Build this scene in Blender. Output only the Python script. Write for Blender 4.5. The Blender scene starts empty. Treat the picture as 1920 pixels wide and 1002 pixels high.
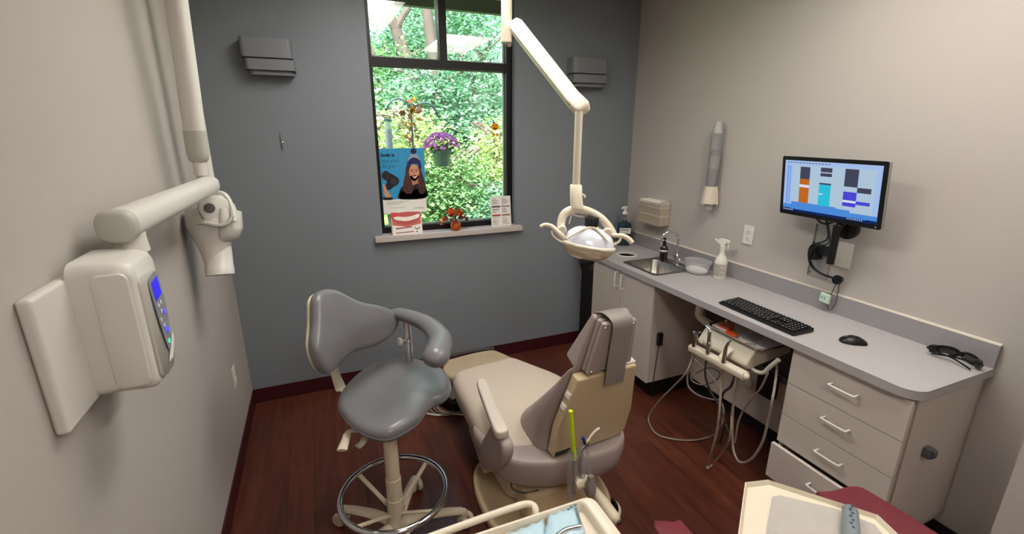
import bpy, bmesh, math, random
from mathutils import Vector, Matrix
random.seed(7)
R = math.radians
scn = bpy.context.scene
COL = scn.collection

# ------------------------------------------------------------------ camera
CAM = Vector((0.0, 0.0, 1.733))
F = 871.87                                    # focal length in pixels of the 1920 wide photograph
yaw, pitch, roll = R(22.6684), R(16.3445), R(0.0367)
FW = Vector((math.sin(yaw)*math.cos(pitch), math.cos(yaw)*math.cos(pitch), -math.sin(pitch)))
_r = Vector((math.cos(yaw), -math.sin(yaw), 0)); _u = _r.cross(FW)
RT = _r*math.cos(roll) + _u*math.sin(roll); UP = -_r*math.sin(roll) + _u*math.cos(roll)
cd = bpy.data.cameras.new('camera'); cam = bpy.data.objects.new('camera', cd); COL.objects.link(cam)
cd.sensor_width = 36.0; cd.lens = F/1920*36.0; cd.clip_start = 0.02; cd.clip_end = 300
cam.matrix_world = Matrix(((RT.x, UP.x, -FW.x, CAM.x), (RT.y, UP.y, -FW.y, CAM.y), (RT.z, UP.z, -FW.z, CAM.z), (0, 0, 0, 1)))
scn.camera = cam
scn.view_settings.view_transform = 'Standard'; scn.view_settings.look = 'None'
scn.view_settings.exposure = 0.55; scn.view_settings.gamma = 1.0
scn.view_settings.use_curve_mapping = False
scn.cycles.max_bounces = 8; scn.cycles.diffuse_bounces = 5; scn.cycles.transparent_max_bounces = 24
scn.cycles.use_denoising = True; scn.cycles.sample_clamp_indirect = 6.0
scn.cycles.caustics_reflective = False; scn.cycles.caustics_refractive = False

# ------------------------------------------------------------------ sky and sun
wd = bpy.data.worlds.new('sky'); scn.world = wd; wd.use_nodes = True
nt = wd.node_tree; nt.nodes.clear()
wo = nt.nodes.new('ShaderNodeOutputWorld'); wb = nt.nodes.new('ShaderNodeBackground'); sk = nt.nodes.new('ShaderNodeTexSky')
sk.sky_type = 'NISHITA'; sk.sun_disc = False; sk.sun_elevation = R(48); sk.sun_rotation = R(200)
wb.inputs[1].default_value = 0.5
nt.links.new(sk.outputs[0], wb.inputs[0]); nt.links.new(wb.outputs[0], wo.inputs[0])
sd = bpy.data.lights.new('sun', 'SUN'); sd.energy = 10.0; sd.angle = R(1.5); sd.color = (1.0, 0.96, 0.88)
so = bpy.data.objects.new('sun', sd); COL.objects.link(so)
so.rotation_euler = Vector((0.35, 0.75, -1.0)).to_track_quat('-Z', 'Y').to_euler(); so.location = (0, -3, 8)
PANEL_GLOW = 10.2                              # emission of the ceiling troffers

# ------------------------------------------------------------------ helpers
def ray(px, py): return FW + RT*((px-960)/F) - UP*((py-501)/F)
def P(ax, v, px, py):                         # point of an axis plane seen at a place of the photograph
    d = ray(px, py); i = 'xyz'.index(ax); return CAM + d*((v-CAM[i])/d[i])
def PD(px, py, dist): return CAM + ray(px, py)*dist
def PP(px, py, o, n):                         # point of a general plane
    d = ray(px, py); return CAM + d*((Vector(o)-CAM).dot(n)/d.dot(n))
def hexc(h):
    v = [int(h[i:i+2], 16)/255 for i in (1, 3, 5)]
    return tuple(((c/12.92) if c <= 0.04045 else ((c+0.055)/1.055)**2.4) for c in v) + (1,)
MATS = {}
def mat(name, color, rough=0.5, metal=0.0, bump=0.0, bscale=200, var=0.0, vscale=6, spec=0.5, coat=0.0, emit=None, estr=0, trans=0.0, alpha=1.0, ior=1.45, sheen=0.0):
    m = bpy.data.materials.new(name); m.use_nodes = True; MATS[name] = m
    n = m.node_tree; b = n.nodes['Principled BSDF']
    c = hexc(color) if isinstance(color, str) else color
    b.inputs['Base Color'].default_value = c; b.inputs['Roughness'].default_value = rough
    b.inputs['Metallic'].default_value = metal; b.inputs['Specular IOR Level'].default_value = spec
    b.inputs['Coat Weight'].default_value = coat; b.inputs['IOR'].default_value = ior
    b.inputs['Transmission Weight'].default_value = trans; b.inputs['Alpha'].default_value = alpha
    if sheen: b.inputs['Sheen Weight'].default_value = sheen
    if emit:
        b.inputs['Emission Color'].default_value = hexc(emit); b.inputs['Emission Strength'].default_value = estr
    tc = n.nodes.new('ShaderNodeTexCoord')
    if bump:
        t = n.nodes.new('ShaderNodeTexNoise'); t.inputs['Scale'].default_value = bscale; t.inputs['Detail'].default_value = 3
        bp = n.nodes.new('ShaderNodeBump'); bp.inputs['Strength'].default_value = bump; bp.inputs['Distance'].default_value = 0.002
        n.links.new(tc.outputs['Object'], t.inputs[0]); n.links.new(t.outputs[0], bp.inputs['Height']); n.links.new(bp.outputs[0], b.inputs['Normal'])
    if var:
        t = n.nodes.new('ShaderNodeTexNoise'); t.inputs['Scale'].default_value = vscale; t.inputs['Detail'].default_value = 4
        r = n.nodes.new('ShaderNodeMapRange'); r.inputs[3].default_value = 1-var; r.inputs[4].default_value = 1+var
        x = n.nodes.new('ShaderNodeMix'); x.data_type = 'RGBA'; x.blend_type = 'MULTIPLY'; x.inputs[0].default_value = 1; x.inputs[6].default_value = c
        n.links.new(tc.outputs['Object'], t.inputs[0]); n.links.new(t.outputs[0], r.inputs[0]); n.links.new(r.outputs[0], x.inputs[7]); n.links.new(x.outputs[2], b.inputs['Base Color'])
    return m
def glassy(name, tint=(1, 1, 1, 1), refl=1.0, rough=0.02, haze=0.0, hazec=(.9, .9, .9, 1)):   # thin clear sheet: see-through with a Fresnel gloss
    m = bpy.data.materials.new(name); m.use_nodes = True; MATS[name] = m
    n = m.node_tree; n.nodes.clear(); o = n.nodes.new('ShaderNodeOutputMaterial')
    tr = n.nodes.new('ShaderNodeBsdfTransparent'); tr.inputs[0].default_value = tint
    gl = n.nodes.new('ShaderNodeBsdfGlossy'); gl.inputs['Roughness'].default_value = rough
    lw = n.nodes.new('ShaderNodeLayerWeight'); lw.inputs[0].default_value = .5
    fr = n.nodes.new('ShaderNodeMath'); fr.operation = 'POWER'; fr.inputs[1].default_value = 4.0; n.links.new(lw.outputs['Facing'], fr.inputs[0])
    mu = n.nodes.new('ShaderNodeMath'); mu.operation = 'MULTIPLY_ADD'; mu.inputs[1].default_value = .9*refl; mu.inputs[2].default_value = .05*refl
    mx = n.nodes.new('ShaderNodeMixShader')
    n.links.new(fr.outputs[0], mu.inputs[0]); n.links.new(mu.outputs[0], mx.inputs[0]); n.links.new(tr.outputs[0], mx.inputs[1]); n.links.new(gl.outputs[0], mx.inputs[2])
    last = mx
    if haze:
        df = n.nodes.new('ShaderNodeBsdfDiffuse'); df.inputs[0].default_value = hazec
        m2 = n.nodes.new('ShaderNodeMixShader'); m2.inputs[0].default_value = haze
        n.links.new(mx.outputs[0], m2.inputs[1]); n.links.new(df.outputs[0], m2.inputs[2]); last = m2
    n.links.new(last.outputs[0], o.inputs[0]); return m

def catmull(pts, n=6, closed=False):
    pts = [Vector(p) for p in pts]; out = []; N = len(pts)
    for i in range(N if closed else N-1):
        p0 = pts[(i-1) % N] if closed or i > 0 else pts[0]*2-pts[1]
        p1, p2 = pts[i], pts[(i+1) % N]
        p3 = pts[(i+2) % N] if closed or i+2 < N else pts[-1]*2-pts[-2]
        for k in range(n):
            t = k/n
            out.append(0.5*((2*p1)+(p2-p0)*t+(2*p0-5*p1+4*p2-p3)*t*t+(3*p1-p0-3*p2+p3)*t**3))
    if not closed: out.append(pts[-1])
    return out

class MB:
    def __init__(s): s.v = []; s.f = []; s.m = []; s.cm = 0
    def add(s, vs, fs):
        o = len(s.v); s.v += [Vector(q) for q in vs]; s.f += [tuple(o+i for i in f) for f in fs]; s.m += [s.cm]*len(fs); return s
    def box(s, c, size, X=(1, 0, 0), Y=(0, 1, 0), Z=(0, 0, 1)):
        c = Vector(c); X, Y, Z = (Vector(a).normalized() for a in (X, Y, Z)); h = [d/2 for d in size]
        vs = [c+X*(h[0]*i)+Y*(h[1]*j)+Z*(h[2]*k) for k in (-1, 1) for j in (-1, 1) for i in (-1, 1)]
        return s.add(vs, [(0, 2, 3, 1), (4, 5, 7, 6), (0, 1, 5, 4), (2, 6, 7, 3), (0, 4, 6, 2), (1, 3, 7, 5)])
    def bb(s, a, b):                                       # box from two corners
        a, b = Vector(a), Vector(b); return s.box((a+b)/2, [abs(b[i]-a[i]) for i in range(3)])
    def rings(s, rs, cap=True, closed=False, flip=False):  # loft of equal closed rings
        n = len(rs[0]); vs = [p for r in rs for p in r]; fs = []
        for k in range(len(rs) if closed else len(rs)-1):
            k2 = (k+1) % len(rs)
            for i in range(n):
                j = (i+1) % n; fs.append((k*n+i, k*n+j, k2*n+j, k2*n+i))
        if cap and not closed:
            fs.append(tuple(reversed(range(n)))); fs.append(tuple((len(rs)-1)*n+i for i in range(n)))
        return s.add(vs, fs)
    def prism(s, out, d):                                  # closed outline (3D points) swept by vector d
        d = Vector(d); out = [Vector(p) for p in out]; return s.rings([out, [p+d for p in out]])
    def tube(s, pts, r, seg=10, smooth=4, closed=False, flat=1.0, up=None, cap=True):
        P_ = catmull(pts, smooth, closed) if smooth > 1 else [Vector(p) for p in pts]
        N = len(P_); rr = r if callable(r) else (lambda t: r)
        T = []
        for i in range(N):
            a = P_[(i-1) % N] if closed or i else P_[0]; b = P_[(i+1) % N] if closed or i < N-1 else P_[-1]
            T.append((b-a).normalized())
        nrm = Vector(up) if up else (Vector((0, 0, 1)) if abs(T[0].z) < .9 else Vector((1, 0, 0)))
        nrm = (nrm-T[0]*nrm.dot(T[0])).normalized(); rs = []
        for i in range(N):
            if up: nrm = Vector(up)
            nrm = (nrm-T[i]*nrm.dot(T[i])).normalized(); b = T[i].cross(nrm); q = rr(i/max(1, N-1))
            rs.append([P_[i]+(nrm*(math.sin(2*math.pi*k/seg)*flat)+b*math.cos(2*math.pi*k/seg))*q for k in range(seg)])
        return s.rings(rs, cap=cap, closed=closed)
    def lathe(s, prof, c=(0, 0, 0), ax=(0, 0, 1), seg=24, cap=True):   # prof: (radius, height)
        ax = Vector(ax).normalized(); c = Vector(c); a = Vector((1, 0, 0)) if abs(ax.x) < .9 else Vector((0, 1, 0))
        a = (a-ax*a.dot(ax)).normalized(); b = ax.cross(a)
        return s.rings([[c+ax*h+(a*math.cos(2*math.pi*k/seg)+b*math.sin(2*math.pi*k/seg))*max(r, 1e-4) for k in range(seg)] for r, h in prof], cap=cap)
    def torus(s, c, R_, r, ax=(0, 0, 1), seg=40, s2=10):
        ax = Vector(ax).normalized(); a = Vector((1, 0, 0)) if abs(ax.x) < .9 else Vector((0, 1, 0)); a = (a-ax*a.dot(ax)).normalized(); b = ax.cross(a); c = Vector(c)
        return s.tube([c+(a*math.cos(2*math.pi*k/seg)+b*math.sin(2*math.pi*k/seg))*R_ for k in range(seg)], r, s2, 1, True)
    def ball(s, c, r, seg=14, ax=(0, 0, 1)):
        rx = r if isinstance(r, (int, float)) else 1
        pr_ = [(math.sin(math.pi*k/8), -math.cos(math.pi*k/8)) for k in range(9)]
        if isinstance(r, (int, float)): return s.lathe([(a*r, b*r) for a, b in pr_], c, ax, seg)
        o = len(s.v); s.lathe(pr_, (0, 0, 0), (0, 0, 1), seg)
        for i in range(o, len(s.v)): q = s.v[i]; s.v[i] = Vector((q.x*r[0]+c[0], q.y*r[1]+c[1], q.z*r[2]+c[2]))
        return s
    def pad(s, out, N, t, r=None, dome=0.0, smooth=5, under=0.0, disp=None):   # cushion: closed outline swept along N, rounded rim, domed face
        N = Vector(N).normalized(); O = catmull(out, smooth, True) if smooth > 1 else [Vector(p) for p in out]
        n = len(O); c = sum(O, Vector())/n; r = r or t/2; rs = []
        ins = []
        for i in range(n):
            tg = (O[(i+1) % n]-O[(i-1) % n]).normalized(); q = N.cross(tg)
            ins.append(q)
        area = sum(((O[i]-c).cross(O[(i+1) % n]-c)).dot(N) for i in range(n))
        if area < 0: ins = [-q for q in ins]
        def ring(inset, h, sc=1.0): return [c+((O[i]+ins[i]*inset)-c)*sc+N*h for i in range(n)]
        rs.append(ring(r, 0, .55)); K = 5
        for k in range(K+1):
            a = math.pi/2*k/K; rs.append(ring(r*(1-math.sin(a)), r*(1-math.cos(a))))
        for k in range(K+1):
            a = math.pi/2*k/K; rs.append(ring(r*(1-math.cos(a)), t-r+r*math.sin(a)))
        for q in (.88, .74, .58, .4, .22, .08): rs.append(ring(r, t+dome*(1-q*q), q))
        if disp: rs = [[disp(p) for p in g] for g in rs]
        return s.rings(rs)
    def build(s, name, m, parent=None, bevel=0, seg=2, angle=40, origin=None, subd=0, **props):
        me = bpy.data.meshes.new(name)
        vs = s.v
        lo = Vector([min(v[i] for v in vs) for i in range(3)]); hi = Vector([max(v[i] for v in vs) for i in range(3)])
        O = Vector(origin) if origin else Vector(((lo.x+hi.x)/2, (lo.y+hi.y)/2, lo.z))
        me.from_pydata([v-O for v in vs], [], s.f)
        for mm in (m if isinstance(m, (list, tuple)) else [m]): me.materials.append(mm)
        for p, k in zip(me.polygons, s.m): p.material_index = k
        bm = bmesh.new(); bm.from_mesh(me); bmesh.ops.recalc_face_normals(bm, faces=bm.faces)
        if bevel:
            bmesh.ops.remove_doubles(bm, verts=bm.verts, dist=1e-6)
            es = [e for e in bm.edges if len(e.link_faces) == 2 and e.calc_face_angle(0) > R(35)]
            bmesh.ops.bevel(bm, geom=es, offset=bevel, segments=seg, profile=.5, affect='EDGES', clamp_overlap=True)
        bm.to_mesh(me); bm.free()
        me.polygons.foreach_set('use_smooth', [True]*len(me.polygons)); me.set_sharp_from_angle(angle=R(angle))
        o = bpy.data.objects.new(name, me); COL.objects.link(o)
        W[o.name] = O
        if bevel: wn = o.modifiers.new('wn', 'WEIGHTED_NORMAL'); wn.weight = 100; wn.keep_sharp = True
        if parent: o.parent = parent; o.location = O-W[parent.name]
        else: o.location = O
        if subd: md = o.modifiers.new('subd', 'SUBSURF'); md.levels = subd; md.render_levels = subd
        for k, v in props.items(): o[k] = v
        return o
W = {}
def thing(name, loc, label, cat, group=None):
    o = bpy.data.objects.new(name, None); COL.objects.link(o); o.location = loc; W[o.name] = Vector(loc)
    o.empty_display_size = .1; o['label'] = label; o['category'] = cat
    if group: o['group'] = group
    return o
def tag(o, label, cat, group=None, kind=None):
    o['label'] = label; o['category'] = cat
    if group: o['group'] = group
    if kind: o['kind'] = kind
    return o
def struct(o): o['kind'] = 'structure'; return o
def letters(name, txt, size, loc, X, Y, m, parent=None, bold=0.0, align='LEFT', ext=0.0002):   # real lettering on a surface
    cu = bpy.data.curves.new(name, 'FONT'); cu.body = txt; cu.size = size; cu.extrude = ext; cu.offset = bold; cu.align_x = align
    t = bpy.data.objects.new(name, cu); COL.objects.link(t)
    dg = bpy.context.evaluated_depsgraph_get(); dg.update(); me = bpy.data.meshes.new_from_object(t.evaluated_get(dg))
    X, Y = Vector(X).normalized(), Vector(Y).normalized(); Z = X.cross(Y)
    mb = MB(); mb.add([Vector(loc)+X*v.co.x+Y*v.co.y+Z*v.co.z for v in me.vertices], [tuple(p.vertices) for p in me.polygons])
    bpy.data.objects.remove(t); bpy.data.meshes.remove(me); bpy.data.curves.remove(cu)
    return mb.build(name, m, parent)
def flat_shape(outs, z0, z1, ax=None, o=(0, 0, 0)):        # plate with holes: first loop outer, others inner; returns an MB in xy (z0..z1)
    cu = bpy.data.curves.new('t', 'CURVE'); cu.dimensions = '2D'; cu.fill_mode = 'BOTH'; cu.extrude = (z1-z0)/2
    for l in outs:
        sp = cu.splines.new('POLY'); sp.points.add(len(l)-1); sp.use_cyclic_u = True
        for i, q in enumerate(l): sp.points[i].co = (q[0], q[1], 0, 1)
    t = bpy.data.objects.new('t', cu); COL.objects.link(t)
    dg = bpy.context.evaluated_depsgraph_get(); dg.update(); me = bpy.data.meshes.new_from_object(t.evaluated_get(dg))
    mb = MB(); vs = [v.co.copy() for v in me.vertices]
    if ax: X, Y, Z = (Vector(a) for a in ax)
    else: X, Y, Z = Vector((1, 0, 0)), Vector((0, 1, 0)), Vector((0, 0, 1))
    mb.add([Vector(o)+X*v.x+Y*v.y+Z*(v.z+(z0+z1)/2) for v in vs], [tuple(p.vertices) for p in me.polygons])
    bpy.data.objects.remove(t); bpy.data.meshes.remove(me); bpy.data.curves.remove(cu)
    return mb
def rrect(x0, y0, x1, y1, r, n=5):
    out = []
    for cx, cy, a0 in ((x1-r, y1-r, 0), (x0+r, y1-r, 90), (x0+r, y0+r, 180), (x1-r, y0+r, 270)):
        for k in range(n+1): a = R(a0+90*k/n); out.append((cx+r*math.cos(a), cy+r*math.sin(a)))
    return out

# ------------------------------------------------------------------ materials
m_wall = mat('warm_grey_paint', '#b6afa9', .75, bump=.25, bscale=260, spec=.25)
m_blue = mat('slate_grey_paint', '#7c8188', .6, bump=.15, bscale=260, spec=.3)
m_ceil = mat('ceiling_tile', '#d8d6d0', .9, bump=.5, bscale=150)
m_base = mat('maroon_vinyl', '#3e1218', .35)
m_black = mat('black_plastic', '#0d0d0f', .38)
m_blackgloss = mat('black_gloss', '#08080a', .12)
m_frame = mat('bronze_black_aluminium', '#151313', .4, metal=.3)
m_glint = mat('pale_reflection', '#b9c4bb', .4)
m_cream = mat('cream_plastic', '#d8cdb9', .33, var=.03)
m_beige = mat('beige_plastic', '#cdc0a8', .35, var=.03)
m_shell = mat('tan_shell_plastic', '#c9b391', .45, bump=.1, bscale=500)
m_white = mat('white_plastic', '#d9d5cb', .35)
m_xray = mat('warm_white_enamel', '#d3cfc8', .33)
m_xgrey = mat('pale_grey_enamel', '#b6b3ab', .4)
m_stool = mat('silver_grey_vinyl', '#747376', .30, bump=.12, bscale=420, coat=.1)
m_seat = mat('light_taupe_vinyl', '#c3b5a4', .42, bump=.1, bscale=380)
m_uph = mat('mauve_taupe_vinyl', '#a39590', .4, bump=.1, bscale=380)
m_chrome = mat('chrome', '#d9dade', .08, metal=1.0)
m_steel = mat('brushed_steel', '#a9a49b', .27, metal=1.0)
m_alu = mat('zinc_plate', '#a9a7a2', .42, metal=.35)
m_lam = mat('grey_beige_laminate', '#cbc1b8', .5, bump=.05, bscale=500)
m_edge = mat('laminate_edge', '#9a8d84', .5)
m_count = mat('speckled_grey_laminate', '#aba7a6', .42, var=.10, vscale=380)
m_splash = mat('grey_laminate_splash', '#938f90', .45, var=.10, vscale=380)
m_caulk = mat('cream_caulk', '#cfc6ba', .5)
m_pull = mat('pale_pull', '#d5d1ca', .35)
m_rubber = mat('grey_rubber_hose', '#8d8078', .5)
m_hose = mat('tan_hose', '#8f8071', .5)
m_dark = mat('dark_hose', '#3a3634', .5)
m_maroon = mat('maroon_leatherette', '#6d2932', .35, bump=.1, bscale=400)
m_sill = mat('sill_laminate', '#bdb3ae', .4)
m_paper = mat('white_card', '#e6e0da', .6)
m_glass = glassy('window_glass', (0.97, 1.0, 0.975, 1), 1.7)
m_clear = glassy('clear_acrylic', (.93, .93, .93, 1), 1.0, .05, .07)
m_clear2 = glassy('clear_sleeve', (.9, .9, .91, 1), 1.6, .12, .16, (.75, .75, .75, 1))
m_tub = glassy('tub_plastic', (.92, .92, .93, 1), 1.2, .08, .17, (.85, .84, .83, 1))
m_bottle = mat('teal_mouthwash', '#0c2a36', .12, coat=.5)
m_brown = mat('amber_brown', '#24130f', .15, coat=.5)
m_orange = mat('pumpkin_orange', '#c2571b', .4)
m_darkgap = mat('dark_board_and_gap_shade', '#17110f', .6)
m_soffit = mat('soffit_panel', '#b9c7b0', .6)
m_red = mat('red_print', '#c93a36', .5); m_ink = mat('dark_print', '#2b2a2c', .5)

# floor: dark cherry planks running obliquely
m_floor = bpy.data.materials.new('cherry_planks'); m_floor.use_nodes = True
n = m_floor.node_tree; b = n.nodes['Principled BSDF']; b.inputs['Roughness'].default_value = .3; b.inputs['Specular IOR Level'].default_value = .45
tc = n.nodes.new('ShaderNodeTexCoord'); mp = n.nodes.new('ShaderNodeMapping'); mp.inputs['Rotation'].default_value = (0, 0, R(90))
br = n.nodes.new('ShaderNodeTexBrick'); br.inputs['Scale'].default_value = 1; br.inputs['Mortar Size'].default_value = .0012; br.inputs['Brick Width'].default_value = 1.1; br.inputs['Row Height'].default_value = .12
br.inputs['Color1'].default_value = hexc('#5e3022'); br.inputs['Color2'].default_value = hexc('#4b261d'); br.inputs['Mortar'].default_value = hexc('#2a120e')
ns = n.nodes.new('ShaderNodeTexNoise'); ns.inputs['Scale'].default_value = 5; ns.inputs['Detail'].default_value = 8
mp2 = n.nodes.new('ShaderNodeMapping'); mp2.inputs['Scale'].default_value = (9, .8, 1)
cr = n.nodes.new('ShaderNodeMapRange'); cr.inputs[1].default_value = .25; cr.inputs[2].default_value = .75; cr.inputs[3].default_value = .6; cr.inputs[4].default_value = 1.45
mx = n.nodes.new('ShaderNodeMix'); mx.data_type = 'RGBA'; mx.blend_type = 'MULTIPLY'; mx.inputs[0].default_value = 1
n.links.new(tc.outputs['Object'], mp.inputs[0]); n.links.new(mp.outputs[0], br.inputs[0]); n.links.new(tc.outputs['Object'], mp2.inputs[0]); n.links.new(mp2.outputs[0], ns.inputs[0])
n.links.new(ns.outputs[0], cr.inputs[0]); n.links.new(br.outputs[0], mx.inputs[6]); n.links.new(cr.outputs[0], mx.inputs[7]); n.links.new(mx.outputs[2], b.inputs['Base Color'])

# ------------------------------------------------------------------ room shell
XL, XR, YB, YF, ZT = -0.530, 2.345, 3.150, -1.60, 2.66
ZC = 0.855                                       # counter top height
struct(MB().bb((XL-.12, YF-.1, -.1), (XR+.12, YB, 0)).build('floor', m_floor))
PANELS = ((1.62, .95, 'recessed ceiling light panel nearer the counter wall'), (.50, 2.00, 'recessed ceiling light panel nearer the x-ray wall'), (.35, -.85, 'added recessed ceiling light panel behind the viewer, fill for the drawer side'))
RD = .11                                         # depth of the troffer recess
struct(flat_shape([[(XL-.12, YF-.1), (XR+.12, YF-.1), (XR+.12, YB+.14), (XL-.12, YB+.14)]] + [[(cx-.30, cy-.60), (cx+.30, cy-.60), (cx+.30, cy+.60), (cx-.30, cy+.60)] for cx, cy, _l in PANELS], ZT, ZT+RD).build('ceiling', m_ceil))
struct(MB().bb((XL-.12, YF-.1, 0), (XL, YB, ZT)).build('wall_left', m_wall))
struct(MB().bb((XR, YF-.1, 0), (XR+.12, YB, ZT)).build('wall_right', m_wall))
struct(MB().bb((XL, YF-.1, 0), (XR, YF, ZT)).build('wall_front', m_wall))
WX0, WX1, WZ0, WZ1 = .375, 1.345, 1.045, 2.62    # window opening
o = flat_shape([[(XL-.12, -.1), (XR+.12, -.1), (XR+.12, ZT), (XL-.12, ZT)], [(WX0, WZ0), (WX1, WZ0), (WX1, WZ1), (WX0, WZ1)]], 0, .14, ((1, 0, 0), (0, 0, 1), (0, -1, 0)), (0, YB+.14, 0)).build('wall_back', m_blue); struct(o)
# wall return beside the right end of the counter
yc = P('x', 2.05, 1880, 936).y
struct(MB().bb((2.05, YF, 0), (XR, yc, ZT)).build('wall_near_right', m_wall))
struct(MB().bb((XL, YF, 0), (XL+.009, YB, .1)).build('baseboard_left', m_base, bevel=.003))
struct(MB().bb((XL+.009, YB-.009, 0), (XR, YB, .1)).build('baseboard_back', m_base, bevel=.003))
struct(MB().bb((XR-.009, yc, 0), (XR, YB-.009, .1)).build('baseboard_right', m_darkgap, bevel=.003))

# ceiling troffers: two lamps of the room, third added behind the viewer as fill
m_panel = mat('lit_diffuser', '#ffffff', .5, emit='#fffaf3', estr=PANEL_GLOW)
for cx, cy, lb in PANELS:
    t = thing('ceiling_light', (cx, cy, ZT+.001), lb, 'ceiling light', 'recessed ceiling panels')
    flat_shape([rrect(cx-.30, cy-.60, cx+.30, cy+.60, .005, 1), rrect(cx-.27, cy-.57, cx+.27, cy+.57, .005, 1)], ZT+.001, ZT+RD).build('frame', m_ceil, t)
    MB().bb((cx-.30, cy-.60, ZT+RD-.002), (cx+.30, cy+.60, ZT+RD+.01)).build('diffuser', m_panel, t)
MB().bb((XL-.12, YF-.1, ZT+RD+.012), (XR+.12, YB+.14, ZT+RD+.06)).build('trim_5', m_ceil, None, kind='structure')

# ------------------------------------------------------------------ window
YW = YB+.07
win = struct(flat_shape([[(WX0, WZ0), (WX1, WZ0), (WX1, WZ1), (WX0, WZ1)],
    [(WX0+.028, WZ0+.05), (WX1-.045, WZ0+.05), (WX1-.045, 2.125), (WX0+.028, 2.125)],
    [(WX0+.028, 2.175), (.835, 2.175), (.835, WZ1-.04), (WX0+.028, WZ1-.04)],
    [(.885, 2.175), (WX1-.045, 2.175), (WX1-.045, WZ1-.04), (.885, WZ1-.04)]], 0, .05, ((1, 0, 0), (0, 0, 1), (0, -1, 0)), (0, YW+.05, 0)).build('window_1', m_frame))
for (a, b_, c, d) in ((WX0+.028, WX1-.045, WZ0+.05, 2.125), (WX0+.028, .835, 2.175, WZ1-.04), (.885, WX1-.045, 2.175, WZ1-.04)):
    MB().bb((a, YW+.028, c), (b_, YW+.032, d)).build('window_pane', m_glass, win)
    flat_shape([[(a, c), (b_, c), (b_, d), (a, d)], [(a+.004, c+.011), (b_-.012, c+.011), (b_-.012, d-.006), (a+.004, d-.006)]], 0, .008, ((1, 0, 0), (0, 0, 1), (0, -1, 0)), (0, YW+.047, 0)).build('reflection_strip', m_glint, win)  # pale strips paint the outdoor light reflected along the frame edges
struct(MB().bb((.322, YB-.045, 1.018), (1.385, YB+.07, WZ0+.012)).build('trim_1', m_sill, bevel=.006))
ZS = WZ0+.012                                     # top of the sill
# ------------------------------------------------------------------ cabinets under the counter
XF = 1.868                                       # cabinet front plane
XC = 1.847                                       # counter front edge
YE = 0.767                                       # right end of the counter
def pull(name, c, along, out, L=.10, r=.0045, parent=None):
    c, al, ou = Vector(c), Vector(along).normalized(), Vector(out).normalized(); h = al*(L/2)
    return MB().tube([c-h, c-h+ou*.018, c-h*.86+ou*.028, c+h*.86+ou*.028, c+h+ou*.018, c+h], r, 8, 3).build(name, m_pull, parent)
# sink cabinet
y0 = P('x', XF, 1227, 545).y; y1 = P('x', XF, 1110, 560).y; ym = P('x', XF, 1162, 560).y
zb = P('x', XF, 1208, 717).z
t = thing('sink_cabinet', ((XF+XR)/2, (y0+y1)/2, 0), 'pale laminate two-door base cabinet under the sink, nearest the grey wall', 'cabinet')
MB().bb((XF+.02, y0, zb), (XR-.002, y0+.018, ZC-.036)).bb((XF+.02, y1-.018, zb), (XR-.002, y1, ZC-.036)).bb((XF+.02, y0, zb), (XR-.002, y1, zb+.018)).bb((XR-.02, y0, zb), (XR-.002, y1, ZC-.036)).build('body', m_lam, t)
MB().bb((XF+.08, y0+.03, 0.001), (XR-.02, y1-.03, zb)).build('toe_kick', m_darkgap, t)
for a, b_, hy in ((y0, ym-.001, ym-.035), (ym+.001, y1, ym+.035)):
    d = MB().bb((XF, a+.001, zb), (XF+.018, b_-.001, ZC-.045)).build('door', m_lam, t, bevel=.001)
    pull('handle', (XF, hy, .745), (0, 0, 1), (-1, 0, 0), .10, .0045, d)
# knee space back panel with shelf line, low skirting
yk0, yk1 = .79+.455, y0
yd1 = P('x', XF, 1483, 680).y
t = thing('knee_space_panel', (XR-.05, (yd1+y0)/2, 0), 'low laminate utility panel at the back of the open knee space', 'panel')
MB().bb((XR-.10, yd1+.002, .10), (XR-.085, y0-.002, .40)).bb((XR-.085, yd1+.002, .385), (XR-.012, y0-.002, .40)).build('lower_panel', m_lam, t)
MB().bb((XR-.07, yd1+.002, .001), (XR-.06, y0-.002, .10)).build('skirting', m_darkgap, t)
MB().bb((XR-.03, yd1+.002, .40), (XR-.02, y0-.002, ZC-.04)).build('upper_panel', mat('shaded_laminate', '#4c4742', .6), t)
# drawer unit
t = thing('drawer_cabinet', ((XF+XR)/2, (YE+.012+yd1)/2, 0), 'pale laminate base cabinet of four stacked drawers, lowest drawer slightly open', 'cabinet')
ye = P('x', XF, 1714, 752).y
zk = .145
MB().bb((XF+.02, ye, zk), (XR-.002, ye+.018, ZC-.036)).bb((XF+.02, yd1-.018, zk), (XR-.002, yd1, ZC-.036)).bb((XR-.02, ye, zk), (XR-.002, yd1, ZC-.036)).bb((XF+.02, ye, zk), (XR-.002, yd1, zk+.018)).bb((XF+.02, ye, ZC-.06), (XF+.1, yd1, ZC-.036)).build('body', m_lam, t)
MB().bb((XF+.0205, ye-.001, zk), (XF+.035, ye, ZC-.04)).build('edge_band', m_edge, t)
MB().bb((XF+.08, ye+.02, .001), (XR-.02, yd1-.02, zk)).build('toe_kick', m_darkgap, t)
zs = [ZC-.043] + [P('x', XF, *q).z for q in ((1473, 716), (1465, 775), (1457, 826))] + [zk+.01]
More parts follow.
